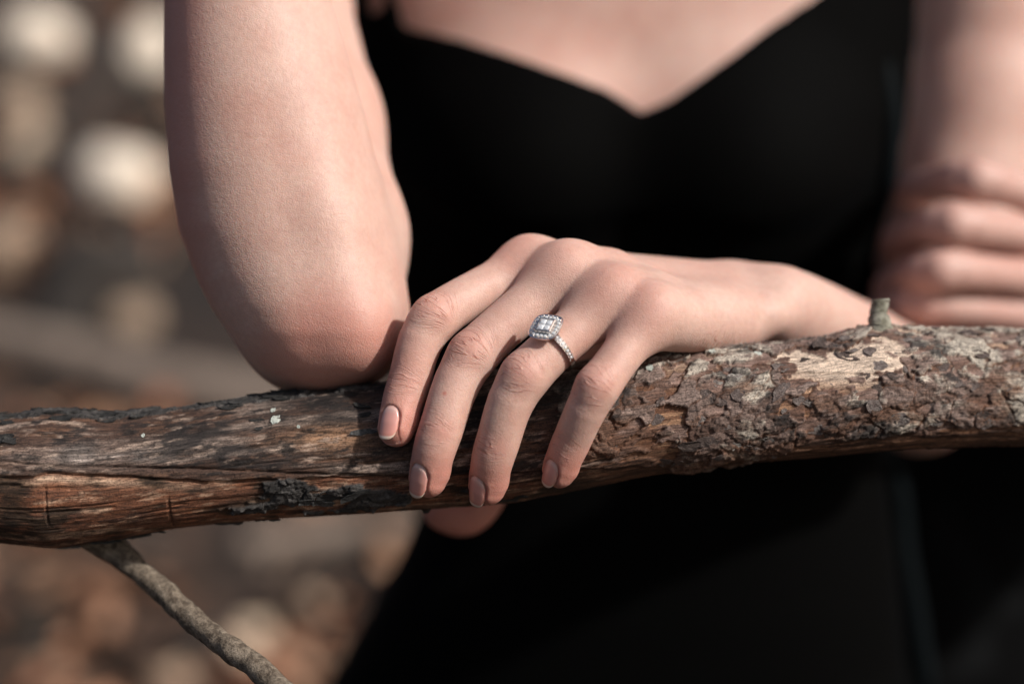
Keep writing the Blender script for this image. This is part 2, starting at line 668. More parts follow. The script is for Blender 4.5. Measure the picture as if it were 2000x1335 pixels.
M_SOIL = make_simple('forest_soil', [(0.38, (0.009, 0.006, 0.0045)), (0.54, (0.028, 0.016, 0.010)), (0.68, (0.10, 0.052, 0.031))], 3.0)
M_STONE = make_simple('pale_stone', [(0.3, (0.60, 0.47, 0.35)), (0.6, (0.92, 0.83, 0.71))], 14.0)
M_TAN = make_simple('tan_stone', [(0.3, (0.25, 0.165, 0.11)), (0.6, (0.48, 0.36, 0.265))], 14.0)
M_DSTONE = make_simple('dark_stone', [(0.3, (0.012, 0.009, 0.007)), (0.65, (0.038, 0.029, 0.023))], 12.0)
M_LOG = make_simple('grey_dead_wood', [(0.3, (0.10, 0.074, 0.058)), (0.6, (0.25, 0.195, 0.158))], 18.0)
M_TRUNK = make_simple('dark_trunk_bark', [(0.3, (0.02, 0.016, 0.013)), (0.65, (0.075, 0.06, 0.05))], 20.0)


def make_leaf():
    m, n, l, b = mat_new('dead_leaf')
    at = N(n, 'ShaderNodeAttribute', attribute_name='tint')
    l.new(at.outputs['Color'], b.inputs['Base Color'])
    b.inputs['Roughness'].default_value = 0.6
    return m


M_LEAF = make_leaf()

# ------------------------------------------------------------------ forest floor: flat round the two people, rising into a bank behind
def ground_h(x, y):
    h = np.maximum(y - 1.9, 0.0)
    base = 0.40 * h - 0.16 * np.log1p(h * 2.5)
    base = np.where(y > 14, base + 0.1 * (y - 14), base)
    return base + 0.05 * fbm(x * 0.9, y * 0.9, x * 0 + 3, 4, 5) * sstep(0.8, 3.0, y)


gx = np.concatenate([np.linspace(-60, -4, 30)[:-1], np.linspace(-4, 4, 141), np.linspace(4, 60, 30)[1:]])
gy = np.concatenate([np.linspace(-30, 0.5, 16)[:-1], np.linspace(0.5, 9, 150), np.linspace(9, 70, 40)[1:]])
GX, GY = np.meshgrid(gx, gy, indexing='ij')
GZ = ground_h(GX, GY)
V = np.stack([GX, GY, GZ], -1).reshape(-1, 3)
ny_ = len(gy)
ii, jj = np.meshgrid(np.arange(len(gx) - 1), np.arange(ny_ - 1), indexing='ij')
a = (ii * ny_ + jj).ravel()
F = np.stack([a, a + ny_, a + ny_ + 1, a + 1], 1)
o = link('ground', mesh_from('ground', V, F, M_SOIL))
tag(o, 'brown forest floor rising into a bank behind the woman', 'ground', kind='structure')


def ground_at(pxx, pyy):
    """where the ray through a photo pixel meets the floor"""
    d = wdir(np.array([(pxx - 1000) / K, (667.5 - pyy) / K, 1.0]))
    t = np.linspace(0.8, 40, 8000)
    P = np.array([0, 0, CAM_H]) + t[:, None] * d
    g = ground_h(P[:, 0], P[:, 1])
    hit = np.nonzero(P[:, 2] < g)[0]
    k = hit[0] if len(hit) else len(t) - 1
    return np.array([P[k, 0], P[k, 1], g[k]]), t[k]


# fallen leaves, one mass
def leaf_litter():
    n = 16000
    y = 1.1 + 6.5 * rng.random(n) ** 1.25
    x = -0.08 * y + (rng.random(n) - 0.5) * (2.4 + 1.0 * y)
    # patchy cover: keep more leaves where a slow noise is high
    keep = fbm(x * 2.6, y * 2.6, x * 0 + 9, 3, 41) + 0.55 * rng.random(n) > 0.29 + 0.12 * sstep(2.9, 4.2, y)
    x, y = x[keep], y[keep]
    n = len(x)
    z = ground_h(x, y)
    L = 0.022 + 0.040 * rng.random(n)
    yaw = rng.random(n) * 6.283
    big = (rng.random(n) < 0.035) & (y > 2.6)
    L = np.where(big, L * 1.9, L)
    tilt = (rng.random(n) - 0.5) * 1.3
    roll = (rng.random(n) - 0.5) * 1.3
    prof = np.array([[-1, 0, .0], [-.45, .42, .10], [-.45, -.42, .10], [-.45, 0, 0], [.25, .46, .14], [.25, -.46, .14], [.25, 0, .02], [1, 0, .16]])
    faces = np.array([[0, 3, 1, 1], [0, 2, 3, 3], [1, 3, 6, 4], [3, 2, 5, 6], [4, 6, 7, 7], [6, 5, 7, 7]])
    P = prof[None] * L[:, None, None]
    c, s = np.cos(roll)[:, None], np.sin(roll)[:, None]
    P = np.stack([P[..., 0], P[..., 1] * c - P[..., 2] * s, P[..., 1] * s + P[..., 2] * c], -1)
    c, s = np.cos(tilt)[:, None], np.sin(tilt)[:, None]
    P = np.stack([P[..., 0] * c + P[..., 2] * s, P[..., 1], -P[..., 0] * s + P[..., 2] * c], -1)
    c, s = np.cos(yaw)[:, None], np.sin(yaw)[:, None]
    P = np.stack([P[..., 0] * c - P[..., 1] * s, P[..., 0] * s + P[..., 1] * c, P[..., 2]], -1)
    P += np.stack([x, y, z + 0.012 + 0.02 * rng.random(n)], -1)[:, None]
    V = P.reshape(-1, 3)
    T = []
    for f in faces:
        q = np.arange(n)[:, None] * 8 + f[None, :3]
        T.append(q)
        if f[3] != f[2]:
            T.append(np.arange(n)[:, None] * 8 + f[[0, 2, 3]][None])
    me = mesh_from('leaf_litter', V, np.concatenate(T), M_LEAF)
    pal = np.array([[.30, .135, .07], [.37, .195, .115], [.18, .085, .048], [.42, .24, .145], [.09, .048, .031], [.40, .28, .195], [.31, .115, .058]])
    ci = pal[rng.integers(0, len(pal), n)] * (0.75 + 0.5 * rng.random((n, 1)))
    ci[big] = np.array([.56, .43, .31]) * (0.7 + .4 * rng.random((int(big.sum()), 1)))
    col_attr(me, 'tint', np.repeat(ci, 8, 0))
    o = link('fallen_leaves', me)
    tag(o, 'brown and rust dead leaves lying thick on the forest floor', 'leaves', kind='stuff')


leaf_litter()


def rock_mesh(name, seed, mat, res=18):
    u = np.linspace(0, math.pi, res)
    v = np.linspace(0, 2 * math.pi, 2 * res, endpoint=False)
    U, W = np.meshgrid(u, v, indexing='ij')
    D = np.stack([np.sin(U) * np.cos(W), np.sin(U) * np.sin(W), np.cos(U)], -1)
    r = 1 + 0.30 * fbm(D[..., 0] * 1.3 + seed, D[..., 1] * 1.3, D[..., 2] * 1.3, 3, seed) + 0.06 * fbm(D[..., 0] * 5, D[..., 1] * 5, D[..., 2] * 5 + seed, 2, seed)
    V = (D * r[..., None]).reshape(-1, 3)
    m = 2 * res
    F = [(i * m + j, (i + 1) * m + j, (i + 1) * m + (j + 1) % m, i * m + (j + 1) % m) for i in range(res - 1) for j in range(m)]
    return mesh_from(name, V, np.array(F), mat)


PALE = [rock_mesh('pale_stone', s, M_STONE) for s in (3, 11, 23)]
TAN = [rock_mesh('tan_stone', s, M_TAN) for s in (4, 12, 25)]
DARK = [rock_mesh('dark_stone', s, M_DSTONE) for s in (5, 15)]
# photo x, y of the middle, width and height in pixels
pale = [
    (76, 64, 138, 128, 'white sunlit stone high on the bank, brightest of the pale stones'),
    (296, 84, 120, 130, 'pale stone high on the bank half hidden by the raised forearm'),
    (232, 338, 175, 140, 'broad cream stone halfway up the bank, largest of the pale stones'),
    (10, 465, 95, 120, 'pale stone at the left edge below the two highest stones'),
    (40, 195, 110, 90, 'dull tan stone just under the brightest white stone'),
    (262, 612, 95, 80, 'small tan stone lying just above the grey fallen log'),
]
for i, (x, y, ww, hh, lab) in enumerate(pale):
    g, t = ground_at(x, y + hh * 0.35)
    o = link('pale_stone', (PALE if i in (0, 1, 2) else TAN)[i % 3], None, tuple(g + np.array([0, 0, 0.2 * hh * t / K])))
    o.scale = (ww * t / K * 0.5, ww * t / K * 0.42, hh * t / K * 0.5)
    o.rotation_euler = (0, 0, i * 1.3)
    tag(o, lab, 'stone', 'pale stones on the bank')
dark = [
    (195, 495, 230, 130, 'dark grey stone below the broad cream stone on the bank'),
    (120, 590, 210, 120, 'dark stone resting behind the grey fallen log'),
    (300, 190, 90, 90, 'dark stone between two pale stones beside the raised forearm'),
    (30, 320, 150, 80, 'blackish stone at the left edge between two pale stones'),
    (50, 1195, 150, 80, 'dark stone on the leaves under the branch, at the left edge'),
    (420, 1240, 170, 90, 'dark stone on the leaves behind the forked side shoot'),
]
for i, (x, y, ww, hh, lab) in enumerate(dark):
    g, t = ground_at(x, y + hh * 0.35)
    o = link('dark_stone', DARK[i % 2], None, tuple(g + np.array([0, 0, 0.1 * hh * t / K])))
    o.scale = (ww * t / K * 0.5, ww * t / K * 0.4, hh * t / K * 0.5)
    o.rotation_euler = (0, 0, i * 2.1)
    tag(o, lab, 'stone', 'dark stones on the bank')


def tube(P, R, seg=14, bump=0.0, seed=0, caps=True):
    """tube through points with radii, small lumps; returns V, quads"""
    P = np.asarray(P, float); R = np.asarray(R, float)
    n = len(P)
    T = np.gradient(P, axis=0)
    T /= np.linalg.norm(T, axis=1)[:, None] + 1e-12
    up = np.array([0.13, 0.21, 0.97])
    A = np.cross(T, up); A /= np.linalg.norm(A, axis=1)[:, None] + 1e-12
    B = np.cross(T, A)
    th = np.linspace(0, 2 * math.pi, seg, endpoint=False)
    D = A[:, None] * np.cos(th)[None, :, None] + B[:, None] * np.sin(th)[None, :, None]
    rr = np.repeat(R[:, None], seg, 1)
    if bump:
        Q = (P[:, None] + D * rr[..., None]) / (R.mean() * 1.4)
        rr = rr * (1 + bump * fbm(Q[..., 0], Q[..., 1], Q[..., 2], 4, seed))
    V = P[:, None] + D * rr[..., None]
    V = V.reshape(-1, 3)
    F = []
    for i in range(n - 1):
        for j in range(seg):
            k = (j + 1) % seg
            F.append((i * seg + j, i * seg + k, (i + 1) * seg + k, (i + 1) * seg + j))
    if caps:
        V = np.vstack([V, P[0], P[-1]])
        for j in range(seg):
            k = (j + 1) % seg
            F.append((len(V) - 2, k, j, j))
            F.append((len(V) - 1, (n - 1) * seg + j, (n - 1) * seg + k, (n - 1) * seg + k))
    return V, F


def tube_obj(name, P, R, mat, parent=None, seg=14, bump=0.25, seed=0, origin=None):
    V, F = tube(P, R, seg, bump, seed)
    if origin is not None:
        V = V - np.asarray(origin)
    F = [f if f[2] != f[3] else f[:3] for f in F]
    o = link(name, pydata(name, V, F, mat, True), parent)
    if origin is not None and parent is None:
        o.location = tuple(origin)
    return o


def ground_log(pts, rad_px, label, name='fallen_log', mat=M_LOG, lift=0.7, cat='log', group=None):
    P, R = [], []
    for (x, y) in pts:
        g, t = ground_at(x, y)
        r = rad_px * t / K
        P.append(g + np.array([0, 0, r * lift])); R.append(r)
    P = spline(np.array(P), 6)
    R = np.interp(np.linspace(0, 1, len(P)), np.linspace(0, 1, len(R)), R)
    o = tube_obj(name, P, R, mat, None, 14, 0.25, len(pts), P[0])
    tag(o, label, cat, group)


ground_log([(-260, 640), (0, 700), (180, 742), (420, 800), (700, 830)], 48, 'thick grey fallen log lying on the slope behind the elbow')
ground_log([(470, 1085), (640, 1060), (800, 1045), (1000, 1040)], 26, 'thin pale fallen log on the leaves beside the skirt')
ground_log([(330, 20), (250, 130), (140, 270), (10, 400)], 13, 'dark dead limb slanting across the bank between the pale stones', 'dead_limb', M_TRUNK, 2.0, 'branch')
ground_log([(120, 300), (210, 410), (300, 520)], 16, 'short dark limb lying below the broad cream stone', 'dead_limb', M_TRUNK, 1.5, 'branch')

# ------------------------------------------------------------------ the big branch
BX = np.array([-3400, -900, -300, 0, 105, 228, 333, 428, 547, 751, 1000, 1280, 1415, 1550, 1640, 1685, 1775, 2000, 2400, 3000, 5200.])
BC = np.array([1190, 1010, 960, 937, 937, 932, 918, 906, 893, 876, 852, 810, 795, 783, 772, 764, 761, 758, 750, 745, 700.])
BR = np.array([150, 132, 128, 123, 136, 124, 119, 119, 122, 127, 131, 119, 117, 117, 120, 122, 118, 112, 106, 95, 70.])
BZ = np.array([600, 615, 618, 620, 620, 620, 620, 621, 622, 622, 622, 622, 623, 625, 627, 628, 631, 640, 665, 700, 800.])


def branch_axis(xpx):
    z = np.interp(xpx, BX, BZ)
    return np.stack([(xpx - 1000) * z / K, (667.5 - np.interp(xpx, BX, BC)) * z / K, z], -1), np.interp(xpx, BX, BR) * z / K


def smooth1(a, n):
    k = np.hanning(2 * n + 3)[1:-1]; k /= k.sum()
    return np.convolve(np.pad(a, n, mode='edge'), k, 'valid')


SX = np.concatenate([np.linspace(-3400, -900, 150)[:-1], np.linspace(-900, -60, 150)[:-1], np.linspace(-60, 2060, 1150), np.linspace(2060, 3000, 150)[1:], np.linspace(3000, 5200, 130)[1:]])
AX, AR = branch_axis(SX)
for k in range(3):
    AX[:, k] = smooth1(AX[:, k], 18)
AR = smooth1(AR, 12)
NT = 340
TH = np.linspace(-math.pi, math.pi, NT, endpoint=False)       # 0 faces the camera, +pi/2 is the top
SG, TG = np.meshgrid(SX, TH, indexing='ij')
XG = np.repeat(AX[:, :1], NT, 1)                               # mm along
RG = np.repeat(AR[:, None], NT, 1)
CY, CZ = np.cos(TG) * 22, np.sin(TG) * 22
pyG = np.interp(SG, BX, BC) - np.sin(TG) * np.interp(SG, BX, BR)   # photo row where the front shows
front = np.cos(TG) > -0.15


def line_y(pts):
    p = np.array(pts, float)
    return np.interp(SG, p[:, 0], p[:, 1])


wob = 3.0 * fbm(XG / 7, CY / 9, CZ / 9, 3, 71)
crackA = line_y([(-900, 880), (0, 886), (130, 901), (250, 903), (400, 906), (600, 914), (770, 921), (1200, 900), (3000, 880)]) + wob * .5
layer = line_y([(-900, 905), (0, 912), (55, 919), (100, 919), (132, 909), (210, 916), (340, 923), (420, 930), (520, 926), (640, 922), (760, 923), (1000, 915), (1250, 905), (1500, 880), (3000, 860)]) + wob
# the bark still holds on the right; on the left only ragged remnants along the top
n_b = fbm(XG / 16, CY / 8, CZ / 8, 4, 11)
n_c = fbm(XG / 6, CY / 4, CZ / 4, 3, 12)
bark_lower = line_y([(-900, 700), (1050, 720), (1130, 905), (1230, 912), (1330, 925), (1450, 905), (1550, 882), (1800, 858), (2000, 838), (3000, 830)])
m_right = sstep(-3, 7, bark_lower - 12 - pyG + 34 * n_b + 14 * n_c) * sstep(1040, 1150, SG + 60 * n_b)
bare = np.exp(-((SG - 1650) / 150) ** 2 - ((pyG - 705) / 40) ** 2)        # pale bare wood near the stub
m_top = sstep(0.42, 0.62, n_b * 0.7 + 0.35 * n_c + 0.95 * sstep(0.95, 1.35, TG) * sstep(2.6, 1.8, TG) - 0.10) * sstep(1300, 1100, SG)
m_low = sstep(0.35, 0.5, n_b + 0.8 * np.exp(-((SG - 690) / 110) ** 2 - ((pyG - 965) / 26) ** 2) - 0.12 * sstep(0, 300, np.abs(SG - 690))) * (SG < 1000) * (TG < -0.2) * (TG > -1.5)
bark = np.clip(np.maximum(np.maximum(m_right, m_top), m_low), 0, 1)
# bark relief: ragged plates of two sizes lying in layers, some shed down to the smooth inner bark or the wood
tt = (TG + math.pi) * 22
circ = 2 * math.pi * 22
wu = XG + 7 * fbm(XG / 9, CY / 9, CZ / 9, 4, 21) + 1.0 * n_c
wv = tt + 5.0 * fbm(XG / 9, CY / 9, CZ / 9, 4, 22)
f1, f2, rid, dx, dy = worley(wu / 13.0, wv / circ * 17, 17, 5)
e1 = sstep(0.01, 0.09, f2 - f1)
g1, g2, rid2, dx2, dy2 = worley(wu / 5.2, wv / circ * 44, 44, 9)
e2 = sstep(0.0, 0.12, g2 - g1)
rough = fbm(XG / 1.6, CY / 1.6, CZ / 1.6, 4, 33, 0.6)
cxm = XG + dx * 13.0
cth = TG + dy * circ / 17 / 22
cn = fbm(cxm / 26, np.cos(cth) * 22 / 14, np.sin(cth) * 22 / 14, 2, 88)
cx2 = XG + dx2 * 5.2
lay = cn + 0.26 + 0.70 * (rid - 0.5) + 0.40 * (rid2 - 0.5) + 0.25 * n_c - 1.1 * bare
lay_o = sstep(-0.10, -0.05, lay)                  # outer, flaking
lay_i = sstep(-0.42, -0.37, lay)                  # inner, smooth
gap = (0.25 + 0.75 * sstep(0.3, 0.7, rid)) * (1 - e1)
bark_h = lay_i * 0.55 + lay_o * (0.40 + 0.65 * rid + 0.5 * (rid2 - 0.3) + 0.6 * (rid - .5) * dy + 0.5 * (rid2 - .5) * dx2 - 0.35 * (1 - e2) + 0.60 * rough + 0.45 * fbm(XG / 3.4, CY / 1.7, CZ / 1.7, 3, 97)) - 0.8 * gap * lay_i + 0.10 * rough + 0.4 * n_c
# bare wood: long grain
grain = fbm(XG / 26, CY / 1.3, CZ / 1.3, 4, 43, 0.6)
grain2 = fbm(XG / 9, CY / 0.6, CZ / 0.6, 3, 45, 0.6)
wood_h = 0.55 * fbm(XG / 45, CY / 14, CZ / 14, 3, 47) + 0.36 * grain + 0.20 * grain2 + 0.10 * rough
upper = sstep(2.5, -2.5, pyG - layer) * (TG > -1.3) * (TG < 2.6)
wood_h = wood_h + 0.65 * upper
wood_h -= 1.3 * np.exp(-((pyG - crackA) / 2.6) ** 2) * front * sstep(1100, 900, SG) * (0.5 + 0.5 * sstep(-.3, .2, n_b))
wood_h -= 1.0 * np.exp(-((pyG - layer - 3) / 2.4) ** 2) * front * sstep(1250, 1050, SG)
crackC = line_y([(-900, 820), (100, 842), (200, 850), (420, 832), (520, 832), (620, 838), (760, 842), (3000, 800)]) + wob
wood_h -= 1.1 * np.exp(-((pyG - crackC) / 2.4) ** 2) * front * sstep(-0.1, 0.25, fbm(XG / 22, CY / 30, CZ / 30, 2, 51)) * sstep(1000, 800, SG)
cut = np.zeros_like(SG)
for cx_, y0, y1 in ((124, 940, 1015), (349, 965, 1030)):
    cut = np.maximum(cut, np.exp(-((SG - cx_ - wob) / 2.2) ** 2) * sstep(y0 - 8, y0 + 8, pyG) * sstep(y1 + 8, y1 - 8, pyG) * front)
wood_h -= 0.6 * cut
checks = sstep(0.34, 0.50, fbm(XG / 30, CY / 1.1, CZ / 1.1, 3, 53))
wood_h -= 0.7 * checks
wood_h += 0.30 * sstep(0.05, 0.12, fbm(XG / 11, CY / 3.0, CZ / 3.0, 4, 115, 0.6)) * upper
crackR = line_y([(-900, 760), (1350, 735), (1540, 724), (1640, 727), (1725, 726), (1800, 727), (3000, 720)])
cR = np.exp(-((pyG - crackR) / 1.8) ** 2) * front * sstep(1380, 1440, SG) * sstep(1760, 1720, SG)
knot = np.exp(-((SG - 1715) / 45) ** 2) * np.exp(-((TG - 1.45) / 0.5) ** 2)
H = wood_h * (1 - bark) + bark_h * bark - 1.0 * cR + 1.6 * knot
RAD = RG + H - 0.6
VB = np.stack([XG, AX[:, 1:2] + RAD * np.sin(TG), AX[:, 2:3] - RAD * np.cos(TG)], -1)


# albedo of the wood with some painted shade, by kind of surface (weathering, stain, bare heartwood, bark)
def lerp(a, b, t):
    return a + (b - a) * t[..., None]


C = np.array
s_pale = sstep(-0.05, 0.45, fbm(XG / 30, CY / 4.5, CZ / 4.5, 5, 61, 0.6))
s_dark = sstep(0.02, 0.42, fbm(XG / 22, CY / 6, CZ / 6, 5, 63, 0.6))
s_str = sstep(-0.15, 0.35, fbm(XG / 18, CY / 1.0, CZ / 1.0, 4, 65, 0.6))
up_c = lerp(np.broadcast_to(C([.078, .048, .036]), SG.shape + (3,)), C([.25, .205, .178]), s_pale ** 1.5)
up_c = lerp(up_c, C([.135, .078, .050]), 0.6 * s_str * (1 - s_pale))
stain_shade = np.exp(-((SG - 360) / 110) ** 2 - ((pyG - 862) / 30) ** 2) * (0.7 + 0.6 * s_dark) + 0.85 * s_dark + 0.5 * sstep(450, 560, SG) * sstep(0.3, .7, TG)  # dark stains, plus dark wood with the elbow's shade painted along the top
up_c = lerp(up_c, C([.022, .019, .019]), np.clip(stain_shade, 0, .92))
pale_l = np.exp(-((SG - 190) / 130) ** 2 - ((pyG - 885) / 22) ** 2)
up_c = lerp(up_c, C([.33, .29, .265]), np.clip(pale_l * (0.35 + 0.6 * s_str), 0, .8))
tan_l = np.exp(-((SG - 660) / 80) ** 2 - ((pyG - 850) / 22) ** 2)
up_c = lerp(up_c, C([.27, .175, .115]), np.clip(tan_l * 0.9, 0, .75))
lo_c = lerp(np.broadcast_to(C([.185, .088, .050]), SG.shape + (3,)), C([.34, .245, .18]), 0.85 * s_pale ** 1.4)
lo_c = lerp(lo_c, C([.06, .036, .030]), np.clip(0.85 * s_dark + 0.35 * (1 - s_str), 0, .9))
bright = np.exp(-((pyG - layer - 14) / 9) ** 2) * sstep(520, 300, SG)
lo_c = lerp(lo_c, C([.50, .40, .31]), np.clip(bright * (0.4 + .6 * s_pale), 0, .85))
m_p = sstep(0.10, 0.40, fbm(XG / 9, CY / 1.9, CZ / 1.9, 5, 111, 0.65))
m_d = sstep(0.08, 0.34, fbm(XG / 8, CY / 2.2, CZ / 2.2, 5, 113, 0.68))
up_c = lerp(up_c, C([.31, .25, .21]), 0.72 * m_p)
up_c = lerp(up_c, C([.024, .020, .019]), 0.85 * m_d)
lo_c = lerp(lo_c, C([.40, .29, .215]), 0.70 * m_p)
lo_c = lerp(lo_c, C([.050, .029, .022]), 0.80 * m_d)
lo_c = lerp(lo_c, C([.040, .026, .016]), 0.85 * sstep(0.0, 0.35, n_b + 0.5 * s_dark - 0.1))
wood_c = lerp(lo_c, up_c, upper)
right_w = sstep(1050, 1250, SG)
rw_c = lerp(np.broadcast_to(C([.060, .032, .020]), SG.shape + (3,)), C([.155, .088, .055]), s_str)
rw_c = lerp(rw_c, C([.46, .39, .33]), np.clip(1.5 * bare, 0, 1) * (0.65 + .35 * s_str))
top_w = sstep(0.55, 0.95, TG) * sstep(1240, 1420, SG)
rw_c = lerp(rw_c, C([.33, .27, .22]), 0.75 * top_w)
wood_c = lerp(wood_c, rw_c, right_w)
bk = lerp(np.broadcast_to(C([.090, .058, .046]), SG.shape + (3,)), C([.190, .148, .132]), sstep(0.2, 0.8, rid * 0.5 + rid2 * 0.5))
lich = sstep(0.05, 0.34, fbm(XG / 14, CY / 10, CZ / 10, 5, 67, 0.65) + 0.25 * sstep(0.0, 0.9, TG) + 0.22 * sstep(1700, 1950, SG) - 0.06)
bk = lerp(bk, C([.39, .37, .325]), 0.72 * lich)
bk = lerp(bk, C([.030, .027, .027]), 0.85 * sstep(0.10, 0.36, fbm(XG / 12, CY / 9, CZ / 9, 5, 69, 0.65)))
inner = lerp(np.broadcast_to(C([.120, .076, .060]), SG.shape + (3,)), C([.205, .150, .130]), sstep(-.2, .3, fbm(XG / 10, CY / 3, CZ / 3, 4, 91)))
shed = lerp(np.broadcast_to(C([.135, .070, .042]), SG.shape + (3,)), C([.27, .175, .115]), s_str)
shed = lerp(shed, C([.44, .37, .31]), np.clip(1.6 * bare + 0.5 * sstep(0.5, 1.1, TG), 0, 1))
bk = lerp(inner, bk, lay_o)
bk = lerp(shed, bk, lay_i)
bk = lerp(bk, C([.125, .070, .046]), 0.75 * sstep(0.05, 0.4, fbm(XG / 16, CY / 7, CZ / 7, 5, 101, 0.65) - 0.30 * TG + 0.02) * front)
bk = lerp(bk, C([.10, .045, .022]), np.clip(gap * lay_i * 0.9, 0, .9))
bk_left = lerp(np.broadcast_to(C([.035, .033, .032]), SG.shape + (3,)), C([.085, .082, .08]), rid2)
bk = lerp(bk_left, bk, sstep(1000, 1150, SG))
tint = lerp(wood_c, bk, sstep(0.25, 0.6, bark))
tint = 1.52 * np.power(tint, 1.22) * C([1.0, 0.975, 0.965])

bo = px(1000, 852, 622)                                        # the branch's own origin
BW = w(bo)
me = None
Vw = w(VB.reshape(-1, 3)) - BW
ns = len(SX)
ii, jj = np.meshgrid(np.arange(ns - 1), np.arange(NT), indexing='ij')
a = (ii * NT + jj).ravel(); b_ = (ii * NT + (jj + 1) % NT).ravel()
FQ = np.stack([a, b_, b_ + NT, a + NT], 1)
# close the two broken ends
j0 = np.arange(NT); j1 = (j0 + 1) % NT
nV = len(Vw)
Vw = np.vstack([Vw, Vw[:NT].mean(0), Vw[-NT:].mean(0)])
endF = [(int(p), int(q), nV) for p, q in zip(j1, j0)] + [(int((ns - 1) * NT + p), int((ns - 1) * NT + q), nV + 1) for p, q in zip(j0, j1)]
me = mesh_from('wood', Vw, np.vstack([np.stack([FQ[:, 0], FQ[:, 1], FQ[:, 2]], 1), np.stack([FQ[:, 0], FQ[:, 2], FQ[:, 3]], 1), np.array(endF)]), M_WOOD)
col_attr(me, 'tint', np.vstack([tint.reshape(-1, 3), [[.2, .14, .09]] * 2]))
gr_ = np.stack([XG, RAD * np.sin(TG), RAD * np.cos(TG)], -1).reshape(-1, 3)
vec_attr(me, 'grain', np.vstack([gr_, gr_[:1] * 0 + XG[0, 0], gr_[:1] * 0 + XG[-1, 0]]))
branch = empty('tree_branch', tuple(BW))
tag(branch, 'long weathered dead branch with peeling bark carrying the elbow and the hand', 'branch')
link('wood', me, branch)


def branch_point(xp, th, h=0.0):
    """surface point of the branch (mm), outward normal, tangent along"""
    i = int(np.clip(np.searchsorted(SX, xp), 1, ns - 1))
    j = int(round((th + math.pi) / (2 * math.pi) * NT)) % NT
    c = AX[i]
    nr = np.array([0, math.sin(th), -math.cos(th)])
    t = nrm(AX[min(i + 4, ns - 1)] - AX[max(i - 4, 0)])
    return c + nr * (RAD[i, j] + h), nr, t, AR[i]


def th_of(xp, yp):
    s = (np.interp(xp, BX, BC) - yp) / np.interp(xp, BX, BR)
    return math.asin(max(-0.98, min(0.98, s)))


# loose bark plates: irregular curved chips with thickness, twelve shapes shared
def flake_mesh(name, seed, mat, L, W, thick, curl=0.5, nseg=11):
    r = np.random.default_rng(seed)
    ang = np.linspace(0, 2 * math.pi, nseg, endpoint=False) + (r.random(nseg) - .5) * 0.35
    rad = 0.72 + 0.55 * r.random(nseg)
    ring = np.stack([np.cos(ang) * rad * L * .5, np.sin(ang) * rad * W * .5], 1)
    V, F = [], []

    def put(p, h):
        V.append((p[0], p[1], math.sqrt(max(23 ** 2 - p[1] ** 2, 1)) - 23 + h))
        return len(V) - 1
    top_c = put((0.0, 0.0), thick)
    t1 = [put(p * 0.62, thick * (0.85 + .3 * r.random())) for p in ring]
    t2 = [put(p, thick * 0.75 + curl * r.random() ** 2) for p in ring]
    b2 = [put(p * 0.96, V[t2[i]][2] - (math.sqrt(max(23 ** 2 - p[1] ** 2, 1)) - 23) - thick * 0.8) for i, p in enumerate(ring)]
    b1 = [put(p * 0.6, -0.6) for p in ring]
    for i in range(nseg):
        k = (i + 1) % nseg
        F += [(top_c, t1[i], t1[k]), (t1[i], t2[i], t2[k], t1[k]), (t2[i], b2[i], b2[k], t2[k]), (b2[i], b1[i], b1[k], b2[k])]
    V = np.array(V) * 0.001
    return pydata(name, V, F, mat, False)


FL = [flake_mesh('bark_flake', 100 + s, M_FLAKE, 7 + 6 * random.random(), 4 + 3.5 * random.random(), 0.5 + 0.5 * random.random(), 0.9) for s in range(14)]
FD = [flake_mesh('bark_scrap', 200 + s, M_DARKBARK, 8 + 6 * random.random(), 3 + 2 * random.random(), 0.5 + 0.5 * random.random(), 1.0) for s in range(8)]


def place_flake(me, name, xp, th, sc=1.0, spin=0.0, h=-0.25, tilt=0.0):
    p, nr, t, r = branch_point(xp, th, h)
    s = np.cross(nr, t)
    ca, sa = math.cos(spin), math.sin(spin)
    e1_, e2_ = ca * t + sa * s, -sa * t + ca * s
    ct, st = math.cos(tilt), math.sin(tilt)
    n2_, e2_ = ct * nr + st * e2_, ct * e2_ - st * nr
    Mx = Matrix([list(v) for v in np.stack([wdir(e1_) * sc, wdir(e2_) * sc, wdir(n2_) * sc], 1)]).to_4x4()
    Mx.translation = Vector((w(p) - BW).tolist())
    o = link(name, me, branch)
    o.matrix_local = Mx
    return o


placed = []
tries = 0
while len(placed) < 105 and tries < 6000:
    tries += 1
    xp = random.uniform(1190, 2080)
    th = random.uniform(-1.05, 1.75)
    i = int(np.searchsorted(SX, xp)); j = int((th + math.pi) / (2 * math.pi) * NT) % NT
    if m_right[min(i, ns - 1), j] < 0.6: continue
    yp = np.interp(xp, BX, BC) - math.sin(th) * np.interp(xp, BX, BR)
    if xp < 1520 and th > 0.75: continue                      # the heel of the hand rests here
    if xp < 1270 and yp < 860: continue                       # little finger
    if any(abs(xp - q[0]) < 22 and abs(th - q[1]) < 0.14 for q in placed): continue
    placed.append((xp, th))
    place_flake(random.choice(FL), 'bark_flake', xp, th, random.uniform(0.4, 0.85), random.gauss(0, 0.35), random.uniform(-0.6, -0.3), random.gauss(0, 0.06))
